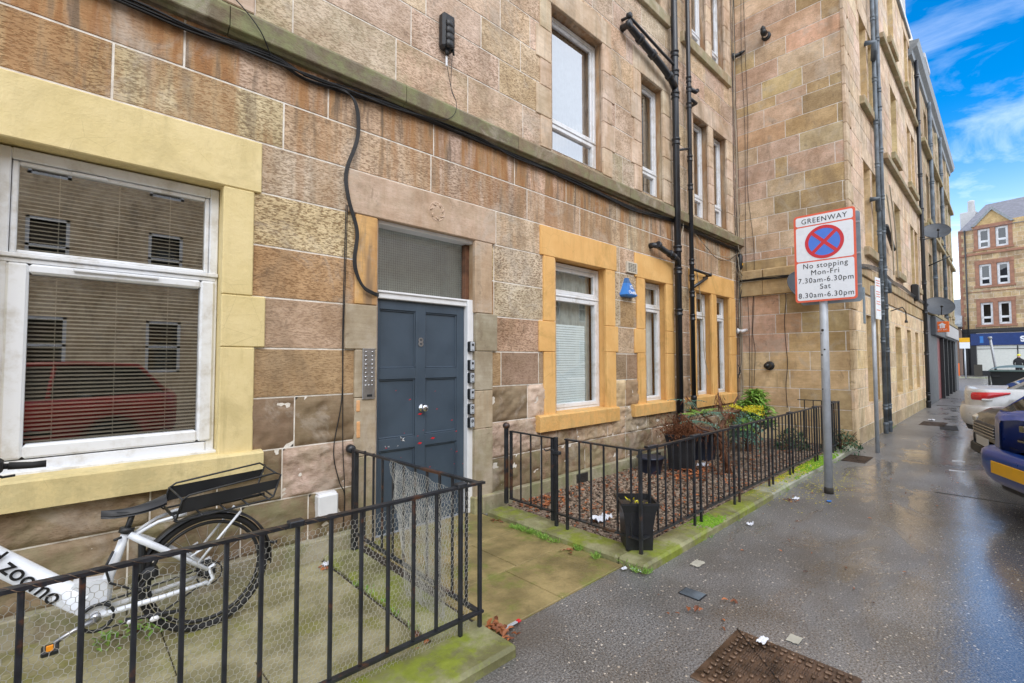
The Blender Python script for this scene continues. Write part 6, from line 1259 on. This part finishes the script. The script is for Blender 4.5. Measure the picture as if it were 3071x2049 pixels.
for k in range(26): p = Vector((rnd.uniform(-.09, .09), rnd.uniform(-.09, .09), .32)); leaf(m_, p, rv()+Vector((0, 0, .4)), rv(), rnd.uniform(.02, .05), .012)
m_.build('withered_plant', 'leafy', pt)
pot((6.05, 3.06, .018), .30, .39, .50, 'pot', 'large black square pot standing on the gravel beside the drainpipe foot', 20)
pot((6.95, 3.22, .018), .40, .52, .46, 'potblue', 'round blue black pot behind the brown tree trunk', 0, True); pot((5.62, 3.28, .018), .26, .34, .22, 'potblue', 'small low round pot by the wall left of the large black pot', 0, True)
# dead brown shrub sprawling from the pot
t = thing('dead_shrub', (6.12, 3.06, .46), 'dead reddish brown shrub sprawling over the large black pot', 'shrub')
m_ = MB(); tips = []
for k in range(150):
    p = Vector((6.05+rnd.uniform(-.14, .14), 3.06+rnd.uniform(-.15, .15), .46)); d = Vector((rnd.uniform(-1.2, .9), rnd.uniform(-.8, .5), rnd.uniform(.35, 1.1))).normalized(); pts = [p]
    for j in range(4): d = (d+rv(.42)+Vector((0, 0, -.05*j))).normalized(); p = p+d*rnd.uniform(.05, .10); pts.append(p); tips.append(p.copy())
    m_.tube(pts, [.004, .0032, .0025, .002, .0012], 4, False)
m_.build('twigs', 'dead', t); m_ = MB()
for p in tips:
    for _ in range(2): leaf(m_, p+rv(.02), rv()+Vector((0, 0, -.6)), rv(), rnd.uniform(.02, .06), .012)
m_.build('dead_leaves', 'dead', t)
# mahonia like shrub: shaggy trunk, bent limbs, pinnate leaves, yellow flower spikes
t = thing('flowering_shrub', (6.30, 2.60, 0), 'leaning shrub with shaggy brown trunk, blue green leaves and yellow flower spikes', 'shrub')
m_ = MB(); limbs = [[(6.33, 2.55, -.02), (6.30, 2.58, .2), (6.26, 2.62, .42), (6.35, 2.66, .62), (6.62, 2.66, .78), (6.95, 2.62, .80)], [(6.28, 2.6, .40), (6.05, 2.64, .58), (5.82, 2.68, .64), (5.6, 2.72, .74), (5.42, 2.75, .86)], [(6.30, 2.6, .45), (6.18, 2.72, .70), (6.05, 2.85, .85), (5.98, 2.95, 1.02)], [(6.45, 2.64, .68), (6.55, 2.75, .9), (6.62, 2.8, 1.05)], [(6.7, 2.66, .78), (7.0, 2.72, .90), (7.2, 2.75, .98)]]
for i, l in enumerate(limbs): n_ = len(l); m_.tube(l, [(.040 if i == 0 else .020)*(1-.55*k/(n_-1)) for k in range(n_)], 8)
m_.build('trunk', 'bark', t)
m_ = MB()
for k in range(420):
    l = rnd.choice(limbs[:4]+[limbs[0]]*5); q = rnd.uniform(0, len(l)-1.01); i = int(q); p = Vector(l[i]).lerp(Vector(l[i+1]), q-i); d = Vector((rnd.uniform(-.5, .5), rnd.uniform(-.5, .5), -1)).normalized(); p += Vector((rnd.uniform(-.06, .06), rnd.uniform(-.06, .06), 0)); leaf(m_, p, d, rv(), rnd.uniform(.06, .16), .010, .3)
m_.build('dead_fronds', 'dead', t)
def pinn(m_, p, d, L, nl, ll, lw, droop=.5):
    d = Vector(d).normalized(); p = Vector(p); st = [p.copy()]
    for k in range(nl):
        d = (d+Vector((0, 0, -droop/nl))).normalized(); p = p+d*L/nl; st.append(p.copy()); s_ = d.cross(Vector((0, 0, 1))); s_ = s_.normalized() if s_.length > .01 else Vector((1, 0, 0))
        for q in (-1, 1): leaf(m_, p, s_*q+d*.5+Vector((0, 0, -.25)), Vector((0, 0, 1)), ll*(1-.35*k/nl), lw)
    m_.tube(st, .0025, 4, False)
m_ = MB()
for c, n_, s_ in (((6.95, 2.62, .78), 18, .30), ((7.15, 2.66, .62), 16, .30), ((6.60, 2.8, 1.0), 0, .2), ((7.0, 2.6, .50), 14, .28)):
    for k in range(n_): a = rnd.uniform(0, 6.28); pinn(m_, c, (math.cos(a), math.sin(a), rnd.uniform(-.5, .3)), rnd.uniform(.8, 1.2)*s_, 7, .055, .022, 1.1)
for c in ((5.9, 2.75, .72), (6.0, 2.92, .95), (6.3, 2.7, .80), (6.15, 2.8, .78)):
    for k in range(5): a = rnd.uniform(0, 6.28); pinn(m_, c, (math.cos(a), math.sin(a), rnd.uniform(-.1, .5)), .26, 6, .055, .020, .6)
m_.build('leaves', 'leafb', t)
m_ = MB()
for c, dd in (((6.95, 2.60, .80), 14), ((7.1, 2.62, .78), 9)):
    for k in range(dd):
        a = rnd.uniform(0, 6.28); d = Vector((math.cos(a), math.sin(a), rnd.uniform(-.1, .7))).normalized(); p = Vector(c)
        for j in range(22): q = p+d*(.02+.26*j/22)-Vector((0, 0, .06*(j/22)**2)); [leaf(m_, q+rv(.012), rv(), rv(), .018, .014) for _ in range(2)]
m_.build('flowers', 'leafy', t)
m_ = MB()
for c in ((7.1, 2.64, .60), (7.0, 2.6, .68)):
    for k in range(9): a = rnd.uniform(0, 6.28); pinn(m_, c, (math.cos(a), math.sin(a), rnd.uniform(0, .6)), .26, 7, .05, .02, .7)
for k in range(10): a = rnd.uniform(0, 6.28); pinn(m_, (5.85+rnd.uniform(-.1, .4), 2.8, .80), (math.cos(a), math.sin(a)*.5, .5), .22, 5, .05, .022, .5)
m_.build('young_leaves', 'leafg', t)
# broad bright shrub against the side wall
t = thing('green_shrub', (8.0, 2.9, 0), 'bushy bright green broad leaved shrub against the side wall above the railing', 'shrub')
m_ = MB(); ends = []
for k in range(40):
    a = rnd.uniform(0, 6.28); r_ = rnd.uniform(.05, .46); e = Vector((8.2+r_*math.cos(a)*1.0, 2.88+r_*math.sin(a)*.6, .60+.42*(1-(r_/.45)**2)+rnd.uniform(-.10, .04))); m_.tube([(8.0, 2.9, 0), ((8.0+e.x)/2+rnd.uniform(-.05, .05), (2.9+e.y)/2, e.z*.55), e], [.016, .010, .005], 5, False); ends.append(e)
m_.build('stems', 'bark', t); m_ = MB(); m2 = MB()
for e in ends:
    for j in range(3):
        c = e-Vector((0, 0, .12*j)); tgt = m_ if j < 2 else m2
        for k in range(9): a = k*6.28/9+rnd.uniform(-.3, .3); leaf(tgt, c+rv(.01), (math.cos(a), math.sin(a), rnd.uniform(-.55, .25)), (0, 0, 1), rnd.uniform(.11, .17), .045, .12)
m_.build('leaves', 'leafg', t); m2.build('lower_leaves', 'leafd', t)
def lowbush(c, r_, h, n_, mat, label, ll=.05, seedm=None):
    t = thing('low_bush', c, label, 'shrub'); m_ = MB()
    for k in range(int(n_/14)): a = rnd.uniform(0, 6.28); m_.tube([c, (c[0]+r_*.6*math.cos(a), c[1]+r_*.6*math.sin(a), c[2]+h*rnd.uniform(.4, .9))], [.005, .002], 4, False)
    m_.build('stems', 'bark', t); m_ = MB()
    for k in range(n_):
        a = rnd.uniform(0, 6.28); q = r_*rnd.random()**.5; z = h*(1-(q/r_)**2)*rnd.uniform(.3, 1); leaf(m_, (c[0]+q*math.cos(a), c[1]+q*math.sin(a)*.8, c[2]+z), rv()+Vector((0, 0, .2)), Vector((0, 0, 1)), ll*rnd.uniform(.6, 1.2), ll*.4)
    m_.build('leaves', mat, t)
lowbush((9.15, 1.90, .06), .36, .34, 520, 'leafd', 'low dark green bush at the foot of the corner past the railing end', .055)
lowbush((8.75, 2.5, .02), .34, .40, 420, 'leafd', 'dark leafy bush behind the far end of the railing', .07)
lowbush((.30, 3.30, .02), .16, .07, 90, 'leafg', 'bright green weed growing in the paving under the bicycle', .05)
lowbush((-.05, 2.6, .02), .18, .05, 60, 'leafg', 'weed patch in the paving near the front railing', .045)
# grass and moss tufts along joints
m_ = MB()
def tuft(x, y, z, n_, L): 
    for k in range(n_): d = Vector((rnd.uniform(-1, 1), rnd.uniform(-1, 1), rnd.uniform(.5, 1.3))); leaf(m_, (x+rnd.uniform(-.02, .02), y+rnd.uniform(-.02, .02), z), d, rv(), L*rnd.uniform(.5, 1.1), .006)
for k in range(26): q = rnd.random(); tuft(2.95+rnd.uniform(-.02, .01), 3.12-.55*q, .01, 14, .055)
for (x, y) in ((2.96, 2.36), (2.95, 2.16), (2.97, 1.86), (2.99, 1.80), (3.0, 1.95)): [tuft(x+rnd.uniform(-.03, .02), y+rnd.uniform(-.03, .03), .01, 18, .06) for _ in range(3)]
for k in range(16): tuft(1.44+rnd.uniform(-.02, .02), rnd.uniform(2.2, 3.0), .03, 8, .035)
for k in range(22): tuft(rnd.uniform(3.6, 9.0), 1.785, .002, 5, .03)
for k in range(10): tuft(rnd.uniform(12.2, 13.6), 1.79, .002, 8, .05)
tag(m_.build('grass', 'leafg'), 'thin grass tufts growing in the joints beside the kerb stones', 'grass', kind='stuff')
m_ = MB()
for k in range(1500):
    a, b = rnd.choice([(7.3, .5), (7.9, .35), (4.2, .1)]); x = rnd.gauss(a, b); y = rnd.uniform(1.80, 2.0); z = .062
    if x > 9.4: continue
    s_ = rnd.uniform(.006, .016); m_.mesh([(x-s_, y-s_, z), (x+s_, y-s_, z), (x+s_, y+s_, z), (x-s_, y+s_, z), (x, y, z+s_*.9)], [(0, 1, 4), (1, 2, 4), (2, 3, 4), (3, 0, 4)])
tag(m_.build('moss', 'moss'), 'bright moss cushions on the far kerb stones', 'moss', kind='stuff')
# ================================================================== gravel, leaves, petals
ico = [(0, 0, -1), (.72, -.53, -.45), (-.28, -.85, -.45), (-.89, 0, -.45), (-.28, .85, -.45), (.72, .53, -.45), (.28, -.85, .45), (-.72, -.53, .45), (-.72, .53, .45), (.28, .85, .45), (.89, 0, .45), (0, 0, 1)]
icf = [(0, 1, 2), (1, 0, 5), (0, 2, 3), (0, 3, 4), (0, 4, 5), (1, 5, 10), (2, 1, 6), (3, 2, 7), (4, 3, 8), (5, 4, 9), (1, 10, 6), (2, 6, 7), (3, 7, 8), (4, 8, 9), (5, 9, 10), (6, 10, 11), (7, 6, 11), (8, 7, 11), (9, 8, 11), (10, 9, 11)]
m_ = MB()
for k in range(15000):
    t_ = rnd.random()**1.35; x = 3.26+6.3*t_; y = rnd.uniform(2.03, 3.57); s_ = rnd.uniform(.007, .017)*(1+.5*t_); sx, sy, sz = s_*rnd.uniform(.8, 1.5), s_*rnd.uniform(.7, 1.2), s_*rnd.uniform(.5, .9); a = rnd.uniform(0, 6.28); ca, sa = math.cos(a), math.sin(a)
    m_.mesh([(x+(ca*vx*sx-sa*vy*sy), y+(sa*vx*sx+ca*vy*sy), .02+sz*.6+vz*sz+rnd.uniform(0, .003)) for vx, vy, vz in ico], icf)
tag(m_.build('gravel', 'gravel'), 'brown and grey gravel covering the bed inside the long railing', 'gravel', kind='stuff')
m_ = MB()
def fallen(x, y, z, L): leaf(m_, (x, y, z), (rnd.uniform(-1, 1), rnd.uniform(-1, 1), rnd.uniform(-.1, .25)), (rnd.uniform(-.4, .4), rnd.uniform(-.4, .4), 1), L, L*.5, .25)
for k in range(1150):
    x = 3.3+6.2*rnd.random()**1.1; y = rnd.uniform(2.05, 3.55); fallen(x, y, .042, rnd.uniform(.025, .06))
for k in range(160): fallen(rnd.gauss(5.9, .25), rnd.gauss(2.85, .14), .045+rnd.uniform(0, .03), rnd.uniform(.05, .09))
for k in range(70): fallen(3.5+rnd.uniform(-.15, .4), rnd.uniform(3.2, 3.5), .045, .06)
for (x, y, n_) in ((1.78, 2.0, 26), (1.76, 1.9, 14), (1.40, 3.42, 10), (1.43, 2.2, 8), (2.93, 3.3, 6), (2.9, 2.4, 7), (1.36, 2.12, 10), (5.6, 1.62, 6), (2.75, 1.3, 3), (3.05, 1.22, 3), (2.6, 1.42, 2)): [fallen(x+rnd.uniform(-.05, .05), y+rnd.uniform(-.05, .05), .02 if x < 3 else .012, rnd.uniform(.03, .06)) for _ in range(n_)]
for k in range(34): fallen(rnd.uniform(2.2, 8), rnd.uniform(.4, 1.7), .008, rnd.uniform(.02, .04))
tag(m_.build('fallen_leaves', 'orangeleaf'), 'orange brown fallen leaves scattered over gravel, paving and pavement', 'leaves', kind='stuff')
m_ = MB()
for k in range(1500):
    x = rnd.gauss(6.7, .55); y = rnd.choice([rnd.uniform(1.80, 2.0), rnd.gauss(1.55, .16), rnd.uniform(1.9, 2.0)]); z = .068 if y > 1.79 else .006
    s_ = rnd.uniform(.004, .010); m_.poly([(x-s_, y, z), (x, y-s_*.7, z+.001), (x+s_, y, z+.002), (x, y+s_*.7, z)])
tag(m_.build('petals', 'leafy'), 'yellow petals dropped on the kerb and pavement below the flowering shrub', 'petals', kind='stuff')
# ================================================================== litter
def crumple(c, sx, sy, h, label, mat='litterw', name='litter', cat='litter'):
    m_ = MB(); sd_ = rnd.uniform(0, 50)
    m_.grid(lambda u, v: (c[0]+(u-.5)*sx+.02*noise.noise(Vector((u*4, v*4, sd_)))*sx*6, c[1]+(v-.5)*sy, c[2]+.004+h*abs(noise.noise(Vector((u*4+sd_, v*4, 2))))*2), 9, 7); return tag(m_.build(name, mat), label, cat)
crumple((3.58, 2.60, .05), .20, .12, .035, 'crumpled white and blue wrapper on the gravel behind the small gate'); crumple((3.62, 2.15, .045), .10, .08, .03, 'small white scrap on the gravel right of the corner pot'); crumple((6.35, 2.92, .05), .16, .10, .05, 'white tissue on the gravel between the dark pots')
crumple((2.70, .935, .022), .075, .04, .008, 'white torn tissue lying on the manhole cover'); crumple((2.88, .835, .0), .085, .06, .001, 'pale trodden paper on the pavement beside the manhole cover', 'lichen'); crumple((1.40, 3.42, .03), .05, .04, .02, 'white scrap among leaves at the garden wall behind the railing')
crumple((4.55, 1.66, .004), .06, .05, .02, 'bright crumpled tissue on the pavement below the long kerb'); crumple((5.75, 1.62, .003), .09, .05, .012, 'flat white scrap on the pavement near the yellow petals'); crumple((5.9, 1.35, .003), .05, .04, .01, 'tiny blue scrap on the pavement near the big post', 'alarm'); crumple((3.42, 1.62, .001), .12, .07, .003, 'flat beige stone chip on the pavement by the corner', 'lichen')
crumple((15.6, 1.35, .003), .16, .12, .03, 'white scrap on the far pavement beyond the big drainpipes')
t = thing('cigarette_packet', (1.86, 1.93, .01), 'small grey and red litter strip at the end of the left kerb', 'litter'); m_ = MB(); m_.bbox(1.80, 1.90, 1.955, 1.975, .014, .022, .002); m_.build('strip', 'galv', t); m_ = MB(); m_.bbox(1.90, 1.925, 1.953, 1.977, .014, .024, .002); m_.build('red_end', 'red', t)
for i, (x, y) in enumerate(((2.93, 1.93), (2.97, 1.88), (2.99, 1.83))): crumple((x, y, .012), .05, .03, .012, ['white scrap by the kerb corner, furthest from the camera of three', 'middle white scrap of three along the kerb corner', 'white scrap of three nearest the kerb corner point'][i])
# ================================================================== distant pedestrian
t = thing('person', (52.5, -.55, .12), 'distant person in a dark jacket and yellow hat standing outside the blue shop', 'person')
me = bpy.data.meshes.new('body'); J = [(0, 0, .95), (0, 0, 1.2), (0, 0, 1.42), (0, 0, 1.52), (0, -.02, 1.66), (0, .20, 1.38), (-.02, .26, 1.10), (-.12, .22, .90), (0, -.20, 1.38), (-.02, -.26, 1.10), (-.12, -.22, .90), (0, .10, .88), (.02, .11, .48), (0, .12, .04), (-.12, .13, .02), (0, -.10, .88), (-.05, -.11, .48), (.05, -.12, .04), (-.07, -.13, .02)]
E_ = [(0, 1), (1, 2), (2, 3), (3, 4), (2, 5), (5, 6), (6, 7), (2, 8), (8, 9), (9, 10), (0, 11), (11, 12), (12, 13), (13, 14), (0, 15), (15, 16), (16, 17), (17, 18)]
RR = [.15, .15, .15, .06, .10, .08, .055, .04, .08, .055, .04, .10, .07, .05, .04, .10, .07, .05, .04]
me.from_pydata(J, E_, []); o = bpy.data.objects.new('body', me); COL.objects.link(o); o.modifiers.new('skin', 'SKIN')
for i, r_ in enumerate(RR): me.skin_vertices[0].data[i].radius = (r_, r_*1.1)
me.skin_vertices[0].data[0].use_root = True
o.modifiers.new('sub', 'SUBSURF').render_levels = 1
bpy.context.view_layer.update(); m2 = bpy.data.meshes.new_from_object(o.evaluated_get(bpy.context.evaluated_depsgraph_get())); m2.materials.clear(); m2.materials.append(M['cloth']); bpy.data.objects.remove(o)
o = bpy.data.objects.new('body', m2); COL.objects.link(o); o.parent = t
m_ = MB(); m_.lathe((52.42, -.57, 1.72), (-1, 0, .1), [(0, .075), (.06, .06), (.075, .001)], 8); m_.build('face', 'skin', t); m_ = MB(); m_.lathe((52.5, -.57, 1.80), (0, 0, 1), [(0, .115), (.06, .11), (.12, .06), (.14, .001)], 10); m_.build('hat', 'leafy', t)
